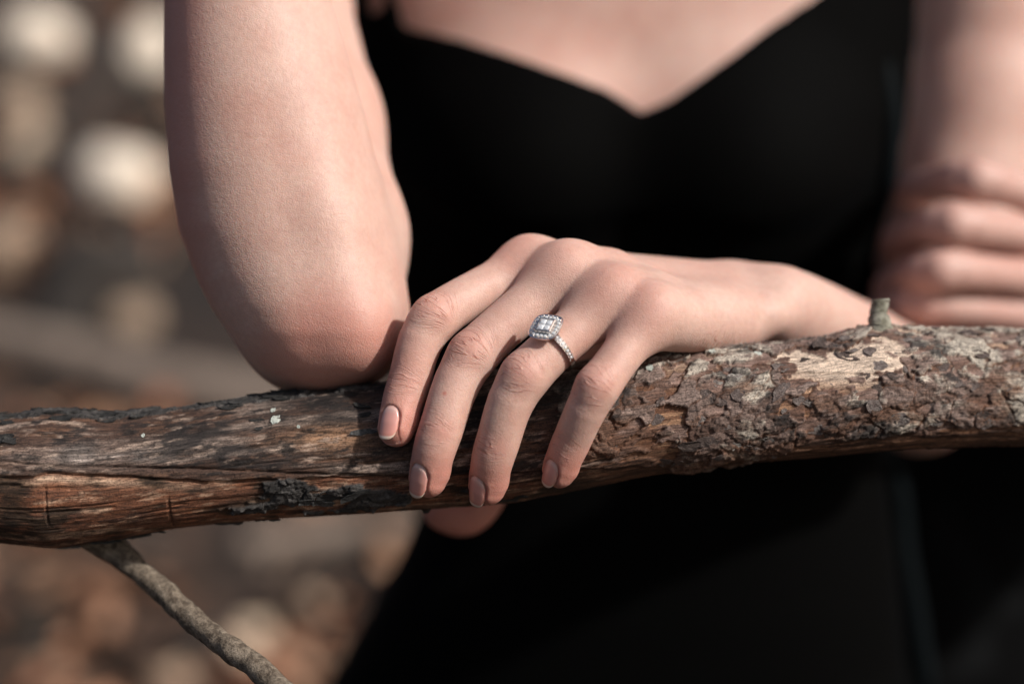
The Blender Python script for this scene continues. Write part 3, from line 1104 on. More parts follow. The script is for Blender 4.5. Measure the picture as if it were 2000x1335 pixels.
# ragged dark scraps left along the upper edge and the underside on the left
for k in range(46):
    xp = random.choice([random.uniform(100, 330), random.uniform(410, 560), random.uniform(-20, 560)])
    th = random.uniform(1.1, 1.75) if k % 4 else random.uniform(-1.65, -1.35)
    place_flake(random.choice(FD), 'bark_scrap', xp, th, random.uniform(0.5, 0.95), random.gauss(0, 0.18), -0.15, random.gauss(0, 0.10))
for xp, yp, sc in ((712, 790, .55), (722, 806, .6), (718, 838, .65), (512, 815, .55), (520, 832, .4), (4, 856, 1.1), (30, 852, .9), (48, 855, .7), (610, 968, .8), (660, 962, .9), (640, 975, .8), (700, 955, .8), (985, 975, .6), (1015, 968, .7)):
    place_flake(random.choice(FD), 'bark_scrap', xp, th_of(xp, yp), sc, random.gauss(0, 0.2), -0.1)
LI = flake_mesh('lichen_patch', 333, M_LICHEN, 4.2, 3.2, 0.35, 0.4, 13)
for xp, yp, sc in ((551, 816, 1.0), (545, 799, .55), (299, 845, .4), (596, 828, .35), (1385, 690, .8), (1470, 690, .7), (1262, 722, .8)):
    place_flake(LI, 'lichen_patch', xp, th_of(xp, yp), sc, random.random() * 3, 0.15)

# broken stub on the top and the side shoot underneath
p0, nr, t_, r_ = branch_point(1714, 1.42, -3)
sp = np.array([p0, p0 + np.array([0, 4.0, 0]), px(1714, 622, 628), px(1716, 600, 628), px(1719, 588, 628), px(1719, 584, 628)])
o = tube_obj('broken_stub', w(spline(sp, 5)) - BW, np.interp(np.linspace(0, 1, 26), [0, .25, .45, .8, .95, 1], [5.6, 3.9, 3.2, 3.3, 3.0, 2.0]) * .001, M_STUB, branch, 16, 0.28, 4)
sh = np.array([px(170, 1020, 632), px(215, 1066, 634), px(275, 1116, 628), px(340, 1174, 620), px(400, 1228, 611), px(462, 1274, 602), px(522, 1322, 593), px(640, 1430, 575), px(800, 1600, 552), px(960, 1850, 525)])
R = np.array([8.5, 5.6, 4.2, 4.3, 4.1, 4.3, 4.2, 3.6, 2.8, 1.0]) * 0.001
P = spline(sh, 16)
o = tube_obj('side_shoot', w(P) - BW, np.interp(np.linspace(0, 1, len(P)), np.linspace(0, 1, len(R)), R), M_TWIG, branch, 28, 0.24, 8)

# ------------------------------------------------------------------ the woman: one continuous body
def span(a, b, step):
    return np.arange(a, b, step)


xs = np.concatenate([span(-236, -132, 3.2), span(-132, -56, 1.15), span(-56, 66, 0.62), span(66, 130, 1.2), span(130, 320, 3.2)])
ys = np.concatenate([span(-175, -92, 3.0), span(-92, -68, 1.0), span(-68, 42, 0.62), span(42, 132, 1.3), span(132, 345, 3.2)])
zs = np.concatenate([span(560, 572, 2.0), span(572, 640, 0.66), span(640, 705, 1.1), span(705, 1030, 3.6)])
B = Field(xs, ys, zs)


def table(Y, *cols):
    Y = np.array(Y, float)
    o_ = np.argsort(Y)
    return lambda y: [np.interp(y, Y[o_], np.array(c, float)[o_]) for c in cols]


def smooth_tab(y, Y, *cols, n=5):
    """column values at y, smoothed over the grid rows"""
    o_ = np.argsort(Y)
    Y = np.array(Y, float)[o_]
    yf = np.linspace(Y[0], Y[-1], 900)
    out = []
    for c in cols:
        v = np.interp(yf, Y, np.array(c, float)[o_])
        out.append(np.interp(y, yf, smooth1(v, n)))
    return out


# torso, by photo row at a depth of 900: left, right, centre depth, half depth
TY = np.array([-420, -250, -100, 0, 250, 450, 600, 760, 900, 1000, 1100, 1200, 1335, 1600])
TL = np.array([700, 690, 695, 700, 705, 745, 792, 826, 836, 826, 786, 730, 655, 560])
TR = np.array([1765, 1775, 1772, 1768, 1758, 1735, 1704, 1712, 1742, 1758, 1776, 1792, 1812, 1850])
TCZ = np.array([900, 895, 895, 900, 905, 915, 925, 935, 945, 952, 960, 968, 980, 1010])
TRZ = np.array([50, 75, 86, 90, 92, 86, 80, 80, 86, 92, 97, 102, 108, 112])


def torso_d(X, Y, Z, grow=0.0):
    rows = 667.5 - Y.ravel() * K / 900.0
    L_, R_, cz, rz = smooth_tab(rows, TY, TL, TR, TCZ, TRZ, n=18)
    cx = ((L_ + R_) / 2 - 1000) * 900 / K
    rx = (R_ - L_) / 2 * 900 / K
    sh_ = (1, -1, 1)
    cx, rx, cz, rz = [v.reshape(sh_) for v in (cx, rx, cz, rz)]
    q = np.power(np.power(np.abs((X - cx) / rx), 2.4) + np.power(np.abs((Z - cz) / rz), 2.4), 1 / 2.4)
    d = (q - 1) * np.minimum(rx, rz)
    for bx in (1035, 1435):
        c = px(bx, 330, 846)
        d = smin(d, cone_d(X, Y, Z, c, c + np.array([0, -12, 8.]), 50, 44), 34)
    return d - grow


sl, X, Y, Z = B.block((-200, -150, 700), (330, 300, 1040))
B.join(sl, torso_d(X, Y, Z).astype(np.float32), 0)
# shoulders, collar bones, neck
shL, shR = px(440, -300, 868), px(1915, -300, 900)
nb = px(1215, -330, 905)
B.chain([shL, nb, shR], [40, 46, 44], 30)
B.chain([nb, px(1205, -560, 895)], [50, 46], 30)
B.chain([px(720, -210, 858), px(1130, -120, 832)], [7, 6], 16)
B.chain([px(1760, -210, 868), px(1310, -120, 832)], [7, 6], 16)
# her right arm: upper arm from shoulder to elbow
B.chain([shL, px(505, 0, 762), px(560, 250, 706), px(607, 470, 666), px(625, 620, 645)], [42, 39.5, 38.5, 36.5, 31], 10)
# forearm resting on its elbow, contour by photo row at a depth of 618
AY = np.array([-620, -420, -250, 0, 100, 200, 330, 450, 550, 600, 650, 690, 715, 735, 750, 760, 766, 769])
AL = np.array([345, 335, 325, 318, 317, 319, 327, 347, 386, 412, 446, 474, 496, 518, 542, 566, 592, 618])
ARr = np.array([500, 530, 572, 645, 675, 705, 738, 768, 790, 797, 797, 784, 768, 748, 722, 694, 660, 622])
FZ = 633.0
ACZ = np.array([612, 616, 620, 624, 624, 624, 624, 624, 623, 622, 621, 621, 621, 621, 621, 621, 621, 621]) + 14
ARZ = np.array([20, 23, 27, 31, 33, 35, 37, 38, 38, 37, 35, 32, 29, 25, 20.5, 16, 10, 2])


def forearm_d(X, Y, Z):
    rows = 667.5 - Y.ravel() * K / FZ
    L_, R_, cz, rz = smooth_tab(rows, AY, AL, ARr, ACZ, ARZ, n=9)
    cx = ((L_ + R_) / 2 - 1000) * FZ / K
    rx = np.maximum((R_ - L_) / 2 * FZ / K, 0.6)
    rz = np.maximum(rz, 0.6)
    sh_ = (1, -1, 1)
    cx, rx, cz, rz = [v.reshape(sh_) for v in (cx, rx, cz, rz)]
    q = np.sqrt(((X - cx) / rx) ** 2 + ((Z - cz) / rz) ** 2)
    d = (q - 1) * np.minimum(rx, rz)
    rr = rows.reshape(sh_)
    return np.where((rr > AY[-1] + 1) | (rr < AY[0]), 30.0, d)


sl, X, Y, Z = B.block((-150, -45, 560), (-20, 232, 720))
d = forearm_d(X, Y, Z)
B.join(sl, d.astype(np.float32), 7)
# point of the elbow and the ridge of the ulna
B.ball(px(704, 672, 614), 9.0, 14)
B.chain([px(690, 610, 611), px(640, 430, 614), px(580, 200, 618)], [7, 5, 4], 16)

# her left upper arm, elbow and forearm
elbow = px(1798, 776, 838)
B.chain([shR, px(1925, 0, 885), px(1912, 200, 880), px(1870, 500, 868), elbow], [46, 39, 37, 34, 27], 12)
fore = spline([px(1508, 600, 657), px(1570, 622, 676), px(1640, 662, 706), px(1705, 705, 745), elbow], 5)
B.chain(fore, np.interp(np.linspace(0, 1, len(fore)), [0, .25, .5, .75, 1], [15.2, 15.6, 17.6, 20.5, 26]), 4)

# her left hand
FN = nrm([-0.44, 0.33, -0.84])                                 # where the backs of the fingers face
fing = {                                                       # knuckle, middle joint, end joint, tip; photo x, y, depth
    'index': [(1036, 520, 626), (851, 622, 605), (797, 752, 600), (773, 836, 595)],
    'middle': [(1108, 532, 613), (925, 694, 599), (860, 842, 592), (835, 934, 595)],
    'ring': [(1197, 580, 603), (1027, 735, 590), (971, 866, 592), (951, 950, 599)],
    'little': [(1275, 612, 598), (1168, 757, 585), (1114, 866, 592.5), (1091, 920, 597)],
}
FSC = {'index': 0.97, 'middle': 1.0, 'ring': 0.99, 'little': 0.87}
RT = ([0, .3, .6, .85, 1, 1.15, 1.5, 1.8, 2, 2.25, 2.7, 3], [9.6, 8.9, 8.3, 8.6, 8.75, 8.5, 8.0, 7.8, 7.8, 7.6, 7.05, 6.25])
FJ = {k: np.array([px(*p) for p in v]) for k, v in fing.items()}
FP, FR = {}, {}
for k in FJ:
    FP[k] = spline(FJ[k], 6)
    FR[k] = np.interp(np.linspace(0, 3, 19), *RT) * FSC[k]

sl, X, Y, Z = B.block((-56, -90, 565), (130, 60, 712))
palm = np.full(B.F[sl].shape, 60.0, np.float32)


def pj(a, b, ra, rb, k, flat=None):
    global palm
    palm = smin(palm, cone_d(X, Y, Z, np.asarray(a, np.float32), np.asarray(b, np.float32), ra, rb, flat), k)


bases = {'index': px(1440, 572, 666), 'middle': px(1450, 590, 659), 'ring': px(1458, 606, 650), 'little': px(1440, 628, 640)}
for k in bases:
    pj(FJ[k][0], bases[k], 8.8 * FSC[k], 10.8, 9)
pj(px(1290, 634, 605), px(1425, 628, 632), 8.6, 10.5, 9)                      # side of the hand on the branch
pj(px(1150, 590, 652), px(1400, 604, 668), 12, 13, 9)                         # palm
pj(px(1440, 592, 660), px(1520, 600, 657), 13.5, 14.5, 9)                     # wrist
pj(px(1503, 612, 638), px(1512, 612, 641), 6.5, 6.5, 9)                       # wrist bone
for k in FJ:                                                                   # knuckles and their cords
    kn = FJ[k][0] + FN * 1.9
    pj(kn, kn + np.array([0.3, 0, 0]), 7.2 * FSC[k], 7.2 * FSC[k], 9)
    b0 = FJ[k][0] * 0.5 + bases[k] * 0.5 + FN * 9.0
    pj(kn + FN * 2.6, b0, 3.0, 2.2, 6)
FK = list(FJ)
for a_, b_k in zip(FK[:-1], FK[1:]):                                           # flesh and webs between the knuckles
    for off, r_w, dn in ((4.0, 7.2, -0.8), (-7.0, 8.6, -0.2), (-18.0, 9.2, 0.0)):
        da, db = nrm(FJ[a_][1] - FJ[a_][0]), nrm(FJ[b_k][1] - FJ[b_k][0])
        if off < 0:
            da, db = nrm(FJ[a_][0] - bases[a_]), nrm(FJ[b_k][0] - bases[b_k])
        pj(FJ[a_][0] + da * off + FN * dn, FJ[b_k][0] + db * off + FN * dn, r_w * FSC[a_], r_w * FSC[b_k], 6)
# thumb: round the back of the branch, its tip showing below
th_pts = spline([px(1300, 600, 668), px(1170, 690, 676), px(1005, 850, 690), px(925, 992, 690), px(862, 998, 690)], 5)
th_r = np.interp(np.linspace(0, 1, len(th_pts)), [0, .5, .8, 1], [12, 10.0, 8.0, 7.0])
for i in range(len(th_pts) - 1):
    pj(th_pts[i], th_pts[i + 1], th_r[i], th_r[i + 1], 3)
fingers = np.full(palm.shape, 60.0, np.float32)
for k in FJ:
    one = np.full(palm.shape, 60.0, np.float32)
    for i in range(len(FP[k]) - 1):
        one = np.minimum(one, cone_d(X, Y, Z, FP[k][i].astype(np.float32), FP[k][i + 1].astype(np.float32), FR[k][i], FR[k][i + 1]))
    pip = FJ[k][1] + FN * 2.6
    one = smin(one, cone_d(X, Y, Z, pip.astype(np.float32), (pip + np.array([.3, 0, 0])).astype(np.float32), 6.9 * FSC[k], 6.9 * FSC[k]), 4)
    # pad of the fingertip
    pad = FP[k][-2] - FN * 1.6
    one = smin(one, cone_d(X, Y, Z, pad.astype(np.float32), (FP[k][-1] - FN * 1.0).astype(np.float32), 6.0 * FSC[k], 5.4 * FSC[k]), 3)
    fingers = smin(fingers, one, 0.9)
hand = smin(palm, fingers, 8.5)
B.F[sl] = smin(B.F[sl], hand, 5)
BV, BQ = B.mesh()
del B
BV = relax(BV, BQ, 2, 0.5)

# nails: frames first, so the skin can be set down under them
nails = []
for k in FJ:
    d = nrm(FP[k][-1] - FP[k][-4])
    n = nrm(FN - d * (FN @ d))
    l_ = np.cross(d, n)
    s = FSC[k]
    tip = FP[k][-1]
    nails.append(dict(k=k, d=d, n=n, l=l_, tip=tip, R=7.15 * s, W=4.15 * s, L=12.8 * s, u1=6.3 * s))


def nail_axis(nl, u):
    """axis point u mm past the tip centre, lifted so that the plate follows the finger's taper"""
    back = np.interp(u, [-8, 0, 6.5], [0.25, -0.15, -1.5])
    return nl['tip'] + nl['d'] * u + nl['n'] * back


for nl in nails:
    rel = BV - nl['tip']
    near = np.nonzero((rel ** 2).sum(1) < 18 ** 2)[0]
    r = rel[near]
    u, v, nn = r @ nl['d'], r @ nl['l'], r @ nl['n']
    tv_ = np.clip(np.abs(v) / nl['W'], 0, 1)
    root = nl['u1'] - nl['L'] + 1.5 * tv_ ** 2 + 1.6 * tv_ ** 6
    inside = sstep(nl['W'] + 0.45, nl['W'] - 0.15, np.abs(v)) * sstep(-0.35, 0.45, u - root) * (nn > 1.0)
    BV[near] -= (inside * 0.75)[:, None] * nl['n']
    # the skin wall beside the plate stands a little proud
    wall = np.exp(-((np.abs(v) - nl['W'] - 0.8) / 0.7) ** 2) * sstep(nl['u1'] - nl['L'] - 1, nl['u1'] - nl['L'] + 2, u) * sstep(3.5, 1.0, u) * (nn > 1.0)
    BV[near] += (wall * 0.35)[:, None] * nl['n']

# skin attributes
nv = len(BV)
knu = np.zeros((nv, 3), np.float32)
digit = np.zeros(nv, np.float32)
flush_shade = np.zeros(nv, np.float32)
for fi, k in enumerate(FJ):
    J = FJ[k]
    for ji, (a0, a1, ext, amp) in enumerate(((0, 2, 7.0, 1.0), (1, 3, 4.6, 0.75))):
        j = J[1 + ji]
        d = nrm(nrm(J[1 + ji] - J[ji]) + nrm(J[2 + ji] - J[1 + ji]))
        n = nrm(FN - d * (FN @ d))
        l_ = np.cross(d, n)
        rel = BV - j
        near = np.nonzero((rel ** 2).sum(1) < 19 ** 2)[0]
        r = rel[near]
        u, v, nn = r @ d, r @ l_, r @ n
        wt = amp * np.exp(-(u / ext) ** 2) * sstep(2.0, 6.0, nn) * sstep(12.5, 10.5, nn) * sstep(9.5, 6.5, np.abs(v))
        better = wt > knu[near, 2]
        q = near[better]
        knu[q] = np.stack([u[better], v[better], wt[better]], 1)
        digit[q] = fi * 1.7 + ji * 0.6
        flush_shade[near] = np.maximum(flush_shade[near], 0.42 * np.exp(-(u / (ext * 1.1)) ** 2) * sstep(1, 5, nn) * sstep(12.5, 10.5, nn) * sstep(10, 5, np.abs(v)))
    dt = np.sqrt(((BV - J[3]) ** 2).sum(1))
    flush_shade = np.maximum(flush_shade, 0.80 * sstep(21, 6, dt))
    kn = J[0] + FN * 8
    flush_shade = np.maximum(flush_shade, 0.25 * sstep(14, 5, np.sqrt(((BV - kn) ** 2).sum(1))))
flush_shade = np.maximum(flush_shade, 0.6 * sstep(42, 16, np.sqrt(((BV - px(660, 730, 600)) ** 2).sum(1))))
flush_shade = np.maximum(flush_shade, 0.9 * sstep(40, 25, np.sqrt(((BV - px(900, 1010, 690)) ** 2).sum(1))) * (BV[:, 2] > 660))
flush_shade = np.maximum(flush_shade, 0.75 * sstep(22, 4, np.abs(BV[:, 0] + 125)) * (BV[:, 0] < -70) * (BV[:, 2] < 700))  # reddish shade painted down the left side of the forearm
# folds of skin on the side of the hand, by the wrist
for (fx, fy, fz, ex_, wt_, dg) in ((1385, 648, 620, 13, 0.75, 9.3), (1532, 640, 650, 4, 0.9, 11.1)):
    c = px(fx, fy, fz)
    d = nrm(bases['little'] - FJ['little'][0])
    l_ = nrm(np.cross(d, nrm([-.1, -.3, -.95])))
    rel = BV - c
    near = np.nonzero((rel ** 2).sum(1) < 26 ** 2)[0]
    r = rel[near]
    u, v = r @ d, r @ l_
    wt = wt_ * np.exp(-(u / ex_) ** 2) * np.exp(-(v / 6.5) ** 2)
    better = wt > knu[near, 2]
    q = near[better]
    knu[q] = np.stack([u[better] * 0.8, v[better], wt[better]], 1)
    digit[q] = dg
spot = np.sqrt(((BV - (px(869, 767, 590))) ** 2).sum(1))
flush_shade = np.maximum(flush_shade, sstep(1.0, 0.4, np.sqrt(((BV[:, :2] - px(869, 767, 590)[:2]) ** 2).sum(1))) * (BV[:, 2] < 595))
goose = sstep(-52, -62, BV[:, 0]) * sstep(-12, 14, BV[:, 1]) * sstep(760, 680, BV[:, 2])

po = np.array([0.0, 0.0, 0.0])
foot = w(np.array([60.0, 0.0, 930.0])); foot[2] = 0.0
PW = np.array([foot[0], foot[1], 0.0])
woman = empty('person', tuple(PW))
tag(woman, 'woman in a black sweetheart dress leaning one elbow and one hand on the branch', 'person')
me = mesh_from('body', w(BV) - PW, BQ, M_SKIN)
vec_attr(me, 'knuckle', knu)
flt_attr(me, 'digit', digit)
flt_attr(me, 'flush_shade', flush_shade)
flt_attr(me, 'goose', goose)
body = link('body', me, woman)

# nail plates
for nl in nails:
    nu, nvv = 22, 15
    V, A = [], []
    for layer_ in (0, 1):
        for i in range(nu):
            tu = i / (nu - 1)
            for j in range(nvv):
                tv = -1 + 2 * j / (nvv - 1)
                # rounded free edge and rounded root
                u = nl['u1'] - nl['L'] * (1 - tu)
                u += -(1.6 * tv ** 2 + 1.2 * tv ** 6) * sstep(0.5, 1.0, tu) + (1.5 * tv ** 2 + 1.6 * tv ** 6) * sstep(0.45, 0.0, tu)
                wv_ = nl['W'] * tv * (1 - 0.10 * sstep(0.3, 0.0, tu) - 0.10 * sstep(0.8, 1.0, tu))
                ph = wv_ / (nl['R'] * 0.92)
                Rr = nl['R'] - 0.22 - 0.40 * layer_ - 0.40 * abs(tv) ** 5 - 0.45 * sstep(0.12, 0.0, tu)
                p = nail_axis(nl, u) + Rr * (math.cos(ph) * nl['n'] + math.sin(ph) * nl['l'])
                V.append(p); A.append((tv, tu - 0.05 * tv * tv * (tu > .6), 0))
    F = []
    o2 = nu * nvv
    for i in range(nu - 1):
        for j in range(nvv - 1):
            a = i * nvv + j
            F += [(a, a + nvv, a + nvv + 1, a + 1), (o2 + a, o2 + a + 1, o2 + a + nvv + 1, o2 + a + nvv)]
    rim = [j for j in range(nvv)] + [i * nvv + nvv - 1 for i in range(1, nu)] + [(nu - 1) * nvv + j for j in range(nvv - 2, -1, -1)] + [i * nvv for i in range(nu - 2, 0, -1)]
    for i in range(len(rim)):
        a, b2 = rim[i], rim[(i + 1) % len(rim)]
        F.append((a, b2, b2 + o2, a + o2))
    me = mesh_from('fingernail', w(np.array(V)) - PW, np.array(F), M_NAIL)
    vec_attr(me, 'nail_pos', A)
    link('fingernail', me, woman)

# dress
D = Field(span(-260, 330, 3.0), np.concatenate([span(-1010, -190, 10.0), span(-190, 262, 2.6)]), np.concatenate([span(760, 900, 3.0), span(900, 1330, 7.0)]))
X, Y, Z = D.xs[:, None, None], D.ys[None, :, None], D.zs[None, None, :]
up_d = torso_d(X, np.maximum(Y, -250), Z - np.where(Y < -250, (-250 - Y) * 0.2126, 0), 3.0)
# long skirt below the hips
flare = np.where(Y < -180, (-180 - Y) * 0.16, 0)
folds = 5.0 * np.sin(np.arctan2(Z - 990, X - 45) * 9 + 1.0) * sstep(-160, -420, Y)
d = up_d - flare - folds
nx_px = 1000 + X * K / 838.0
neck_px = np.interp(nx_px.ravel(), [690, 768, 776, 784, 900, 1050, 1180, 1225, 1242, 1262, 1300, 1400, 1500, 1590, 1680, 1690], [-400, -60, 0, 50, 88, 148, 194, 224, 236, 228, 212, 140, 62, 2, -70, -400])
neck_y = ((667.5 - neck_px) * 838.0 / K).reshape(nx_px.shape)
back_y = 60.0
lim = np.where(Z < 905, neck_y, np.minimum(neck_y, back_y))
lim = np.where((nx_px < 774) | (nx_px > 1690), 258.0, lim)
lim = np.where((nx_px > 717) & (nx_px < 750), 164.0, lim)       # skin shows beside the strap
D.F = np.maximum(d, (Y - lim) * 0.85).astype(np.float32)
V, Q = D.mesh()
del D
V = relax(V, Q, 3, 0.5)
dress = link('dress', mesh_from('dress', w(V) - PW, Q, M_DRESS), woman)

def sheen_tube(name, pts, r, mat):  # added strip that stands for the dress's lit rim and sheen
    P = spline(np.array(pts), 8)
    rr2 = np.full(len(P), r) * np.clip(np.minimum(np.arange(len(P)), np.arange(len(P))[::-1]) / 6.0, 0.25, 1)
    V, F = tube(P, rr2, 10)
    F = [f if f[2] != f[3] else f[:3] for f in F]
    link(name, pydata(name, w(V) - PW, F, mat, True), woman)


sheen_tube('sheen_strip', [px(1742, 870, 925), px(1758, 980, 935), px(1768, 1080, 940), px(1786, 1180, 945), px(1802, 1290, 950), px(1820, 1400, 960)], 5.5, M_SHEEN)
sheen_tube('sheen_strip', [px(1668, -40, 850), px(1700, 40, 846), px(1728, 140, 846), px(1744, 240, 848), px(1738, 340, 852), px(1722, 440, 862)], 4.5, M_SHEEN)

# ------------------------------------------------------------------ the partner behind her: dark shirt, one arm, one hand
G = Field(span(-140, 520, 8.0), span(-1000, 330, 9.0), span(760, 1560, 8.0))
X, Y, Z = G.xs[:, None, None], G.ys[None, :, None], G.zs[None, None, :]
cz = 1195 - 0.2126 * Y
rx = np.interp(G.ys, [-1000, -420, -60, 200, 330], [210, 212, 215, 215, 130])[None, :, None]
q = np.sqrt(((X - 225) / rx) ** 2 + ((Z - cz) / 112) ** 2)
G.F = ((q - 1) * 112 + 6 * np.sin(Y / 34 + X / 60) * sstep(0, -300, Y)).astype(np.float32)
G.chain([(405, 270, 1140), (440, -20, 1010), (352, 52, 868)], [62, 52, 40], 14)
V, Q = G.mesh()
V = relax(V, Q, 3, .5)
foot2 = w(np.array([190.0, 0, 1195.0]))
QW = np.array([foot2[0], foot2[1], 0.0])
man = empty('person', tuple(QW))
tag(man, 'person in a dark shirt standing close behind the woman, curled hand on her arm', 'person')
link('shirt', mesh_from('shirt', w(V) - QW, Q, M_SHIRT), man)

Hf = Field(span(130, 400, 1.8), span(-10, 130, 1.8), span(730, 910, 1.8))
hk = {
    'index': [(2075, 400, 800), (1905, 352, 768), (1800, 366, 812), (1772, 374, 842)],
    'middle': [(2068, 470, 798), (1862, 440, 762), (1765, 466, 808), (1742, 478, 840)],
    'ring': [(2060, 548, 800), (1835, 528, 764), (1748, 554, 808), (1730, 566, 840)],
    'little': [(2050, 622, 806), (1808, 594, 775), (1730, 602, 815), (1722, 606, 840)],
}
HN = nrm([-.2, .25, -.95])
for k, v in hk.items():
    J = spline([px(*p) for p in v], 5)
    Rk = np.interp(np.linspace(0, 3, 16), [0, .5, 1, 1.5, 2, 3], [11.5, 9.5, 11.7, 9.3, 9.6, 8.0]) * (0.9 if k == 'little' else 1.0)
    Hf.chain(J, Rk * 0.88, 0.3)
    b0 = px(2250, 500 + (('index', 'middle', 'ring', 'little').index(k) - 1.5) * 36, 838)
    Hf.cone(J[0], b0, 12.0, 14.0, 7)
Hf.chain([px(2230, 500, 840), px(2400, 480, 862)], [24, 26], 9)
V, Q = Hf.mesh()
V = relax(V, Q, 2, .5)
link('hand', mesh_from('hand', w(V) - QW, Q, M_SKIN2), man)

# ------------------------------------------------------------------ the ring on her ring finger
c0 = FJ['ring'][0]; c1 = FJ['ring'][1]
tpos = 0.635
i0 = tpos * 6
ia = int(i0)
rc = FP['ring'][ia] * (1 - (i0 - ia)) + FP['ring'][ia + 1] * (i0 - ia)
rd = nrm(FP['ring'][ia + 1] - FP['ring'][ia])                 # towards the fingertip
rr_ = float(np.interp(tpos, *RT)) * FSC['ring'] + 0.35
rn = FN - rd * (FN @ rd); rn = nrm(rn)
rl = np.cross(rd, rn)
# lean of the head: toward the middle finger's side
if rl[0] > 0: rl = -rl
lean = math.radians(7)
rn2 = nrm(math.cos(lean) * rn + math.sin(lean) * rl)
rl2 = nrm(np.cross(rd, rn2))
RB = w(rc)
ringE = empty('engagement_ring', tuple(RB))
tag(ringE, 'white gold halo engagement ring with square diamond centre on the ring finger', 'ring')


def rloc(p):
    return w(p) - RB


def frame_mx(o3, ex, ey, ez, sc=1.0):
    Mx = Matrix([list(v) for v in np.stack([wdir(ex) * sc, wdir(ey) * sc, wdir(ez) * sc], 1)]).to_4x4()
    Mx.translation = Vector(rloc(o3).tolist())
    return Mx


# band: a tapered rectangular loop
nb_, V, F = 72, [], []
for i in range(nb_):
    ph = 2 * math.pi * i / nb_
    rad = math.cos(ph) * rn2 + math.sin(ph) * rl2
    hw = 0.95 + 0.30 * max(0.0, math.cos(ph)) ** 2
    tk = 1.05 + 0.45 * max(0, math.cos(ph)) ** 2
    for (du, dr) in ((-hw, 0), (hw, 0), (hw * 0.96, tk), (-hw * 0.96, tk)):
        V.append(rloc(rc + rd * du + rad * (rr_ + dr)))
for i in range(nb_):
    k = (i + 1) % nb_
    for j in range(4):
        m_ = (j + 1) % 4
        F.append((i * 4 + j, k * 4 + j, k * 4 + m_, i * 4 + m_))
link('band', pydata('band', V, F, M_METAL), ringE)

# head: cushion halo plate, square bezel, centre stone
spin = math.radians(24)
hx = nrm(math.cos(spin) * rd + math.sin(spin) * rl2)
hy = np.cross(rn2, hx)
hx = hx * 1.09
hy = hy * 1.09
hc = rc + rn2 * (rr_ + 2.5)


def cushion(r, n=40, p=3.4):
    out = []
    for i in range(n):
        t = 2 * math.pi * i / n
        c, s = math.cos(t), math.sin(t)
        k = (abs(c) ** p + abs(s) ** p) ** (-1 / p)
        out.append((r * k * c, r * k * s))
    return out


def stack(levels, cap_top=True, cap_bot=True):
    """closed solid from outlines [(points, height)]"""
    V, F = [], []
    n = len(levels[0][0])
    for pts, h in levels:
        for (x, y) in pts:
            V.append(hx * x + hy * y + rn2 * h)
    for L_ in range(len(levels) - 1):
        for j in range(n):
            k = (j + 1) % n
            F.append((L_ * n + j, L_ * n + k, (L_ + 1) * n + k, (L_ + 1) * n + j))
    if cap_bot: F.append(tuple(reversed(range(n))))
    if cap_top: F.append(tuple(range((len(levels) - 1) * n, len(levels) * n)))
    return [rloc(hc + v) for v in V], F


V, F = stack([(cushion(2.6), -2.4), (cushion(4.3), -0.55), (cushion(5.15), -0.35), (cushion(5.15), 0.15), (cushion(4.9), 0.32), (cushion(4.5), 0.12), (cushion(3.1), 0.12)])
link('halo', pydata('halo', V, F, M_METAL), ringE)
sq = lambda r: [(r, -r * .86), (r, r * .86), (r * .86, r), (-r * .86, r), (-r, r * .86), (-r, -r * .86), (-r * .86, -r), (r * .86, -r)]
V, F = stack([(sq(2.95), 0.0), (sq(2.85), 1.25), (sq(2.70), 1.45), (sq(2.30), 1.40), (sq(2.2), 0.9)])
link('bezel', pydata('bezel', V, F, M_METAL), ringE)
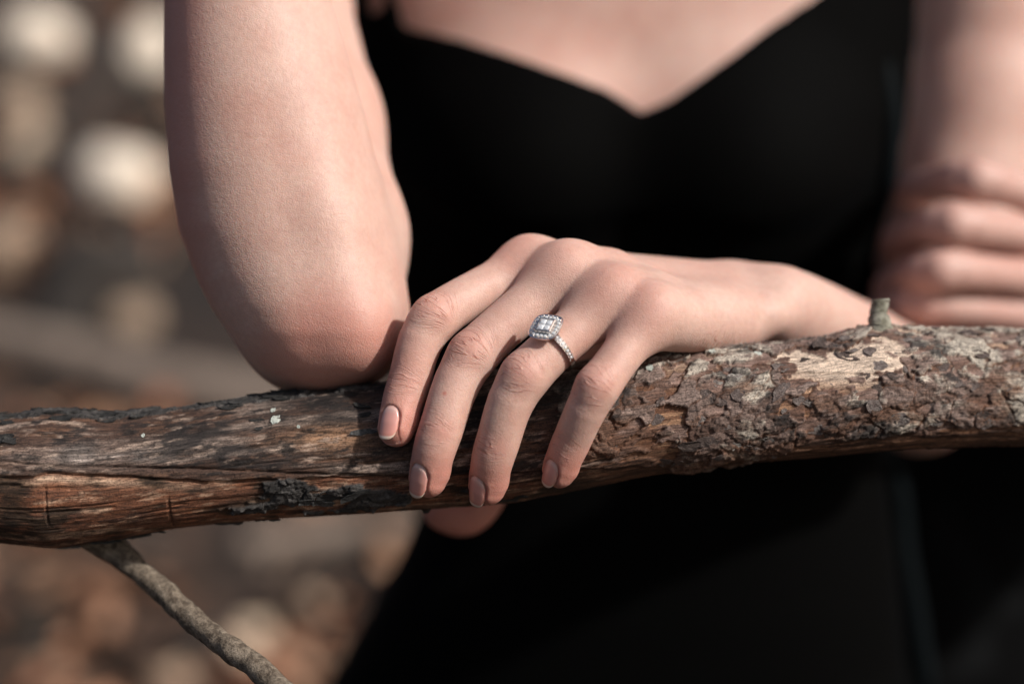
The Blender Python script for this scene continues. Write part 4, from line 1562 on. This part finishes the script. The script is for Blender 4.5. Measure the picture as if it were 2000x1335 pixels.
# four princess stones set edge to edge
for sx_ in (-1, 1):
    for sy_ in (-1, 1):
        c = np.array([sx_ * 1.08, sy_ * 1.08])
        q4 = lambda r: [(c[0] + r, c[1] - r), (c[0] + r, c[1] + r), (c[0] - r, c[1] + r), (c[0] - r, c[1] - r)]
        dia = lambda r: [(c[0] + r, c[1]), (c[0], c[1] + r), (c[0] - r, c[1]), (c[0], c[1] - r)]
        V, F = stack([(q4(0.15), 0.2), (q4(1.03), 1.05), (q4(1.03), 1.12), (dia(0.72), 1.5)])
        link('centre_diamond', pydata('centre_diamond', V, F, M_DIAMOND), ringE)


def brilliant():
    V, F = [], []
    n = 8
    for r, h, o_ in ((0.62, 0.0, 0), (0.62, .06, 0), (0.36, 0.30, .5)):
        for i in range(n):
            t = 2 * math.pi * (i + o_) / n
            V.append((r * math.cos(t) * .001, r * math.sin(t) * .001, h * .001))
    V.append((0, 0, -0.0004))
    for L_ in range(2):
        for j in range(n):
            k = (j + 1) % n
            F += [(L_ * n + j, L_ * n + k, (L_ + 1) * n + j), (L_ * n + k, (L_ + 1) * n + k, (L_ + 1) * n + j)]
    F.append(tuple(range(2 * n, 3 * n)))
    for j in range(n):
        F.append((3 * n, (j + 1) % n, j))
    return pydata('halo_diamond', V, F, M_DIAMOND)


BRIL = brilliant()
PRONG = rock_mesh('prong', 2, M_METAL, 6)
pts = cushion(3.82, 18)
for i, (x, y) in enumerate(pts):
    o = link('halo_diamond', BRIL, ringE)
    o.matrix_local = frame_mx(hc + hx * x + hy * y + rn2 * 0.18, hx, hy, rn2)
    x2, y2 = cushion(4.35, 36)[(2 * i + 1) % 36]
    o = link('prong', PRONG, ringE)
    o.matrix_local = frame_mx(hc + hx * x2 + hy * y2 + rn2 * 0.30, hx, hy, rn2, 0.00026)
for sgn in (-1, 1):
    for i in range(7):
        ph = sgn * (0.50 + 0.155 * i)
        rad = math.cos(ph) * rn2 + math.sin(ph) * rl2
        tg = np.cross(rd, rad)
        tk = 1.05 + 0.45 * max(0, math.cos(ph)) ** 2
        o = link('band_diamond', BRIL, ringE)
        o.matrix_local = frame_mx(rc + rad * (rr_ + tk - 0.02), rd, tg, rad, 0.92)
        for e in (-1, 1):
            p2 = ph + sgn * 0.078
            rad2 = math.cos(p2) * rn2 + math.sin(p2) * rl2
            o = link('prong', PRONG, ringE)
            o.matrix_local = frame_mx(rc + rad2 * (rr_ + tk + .05) + rd * e * 0.85, rd, np.cross(rd, rad2), rad2, 0.00024)
print('body', len(BQ), 'objects', len(SC.objects))
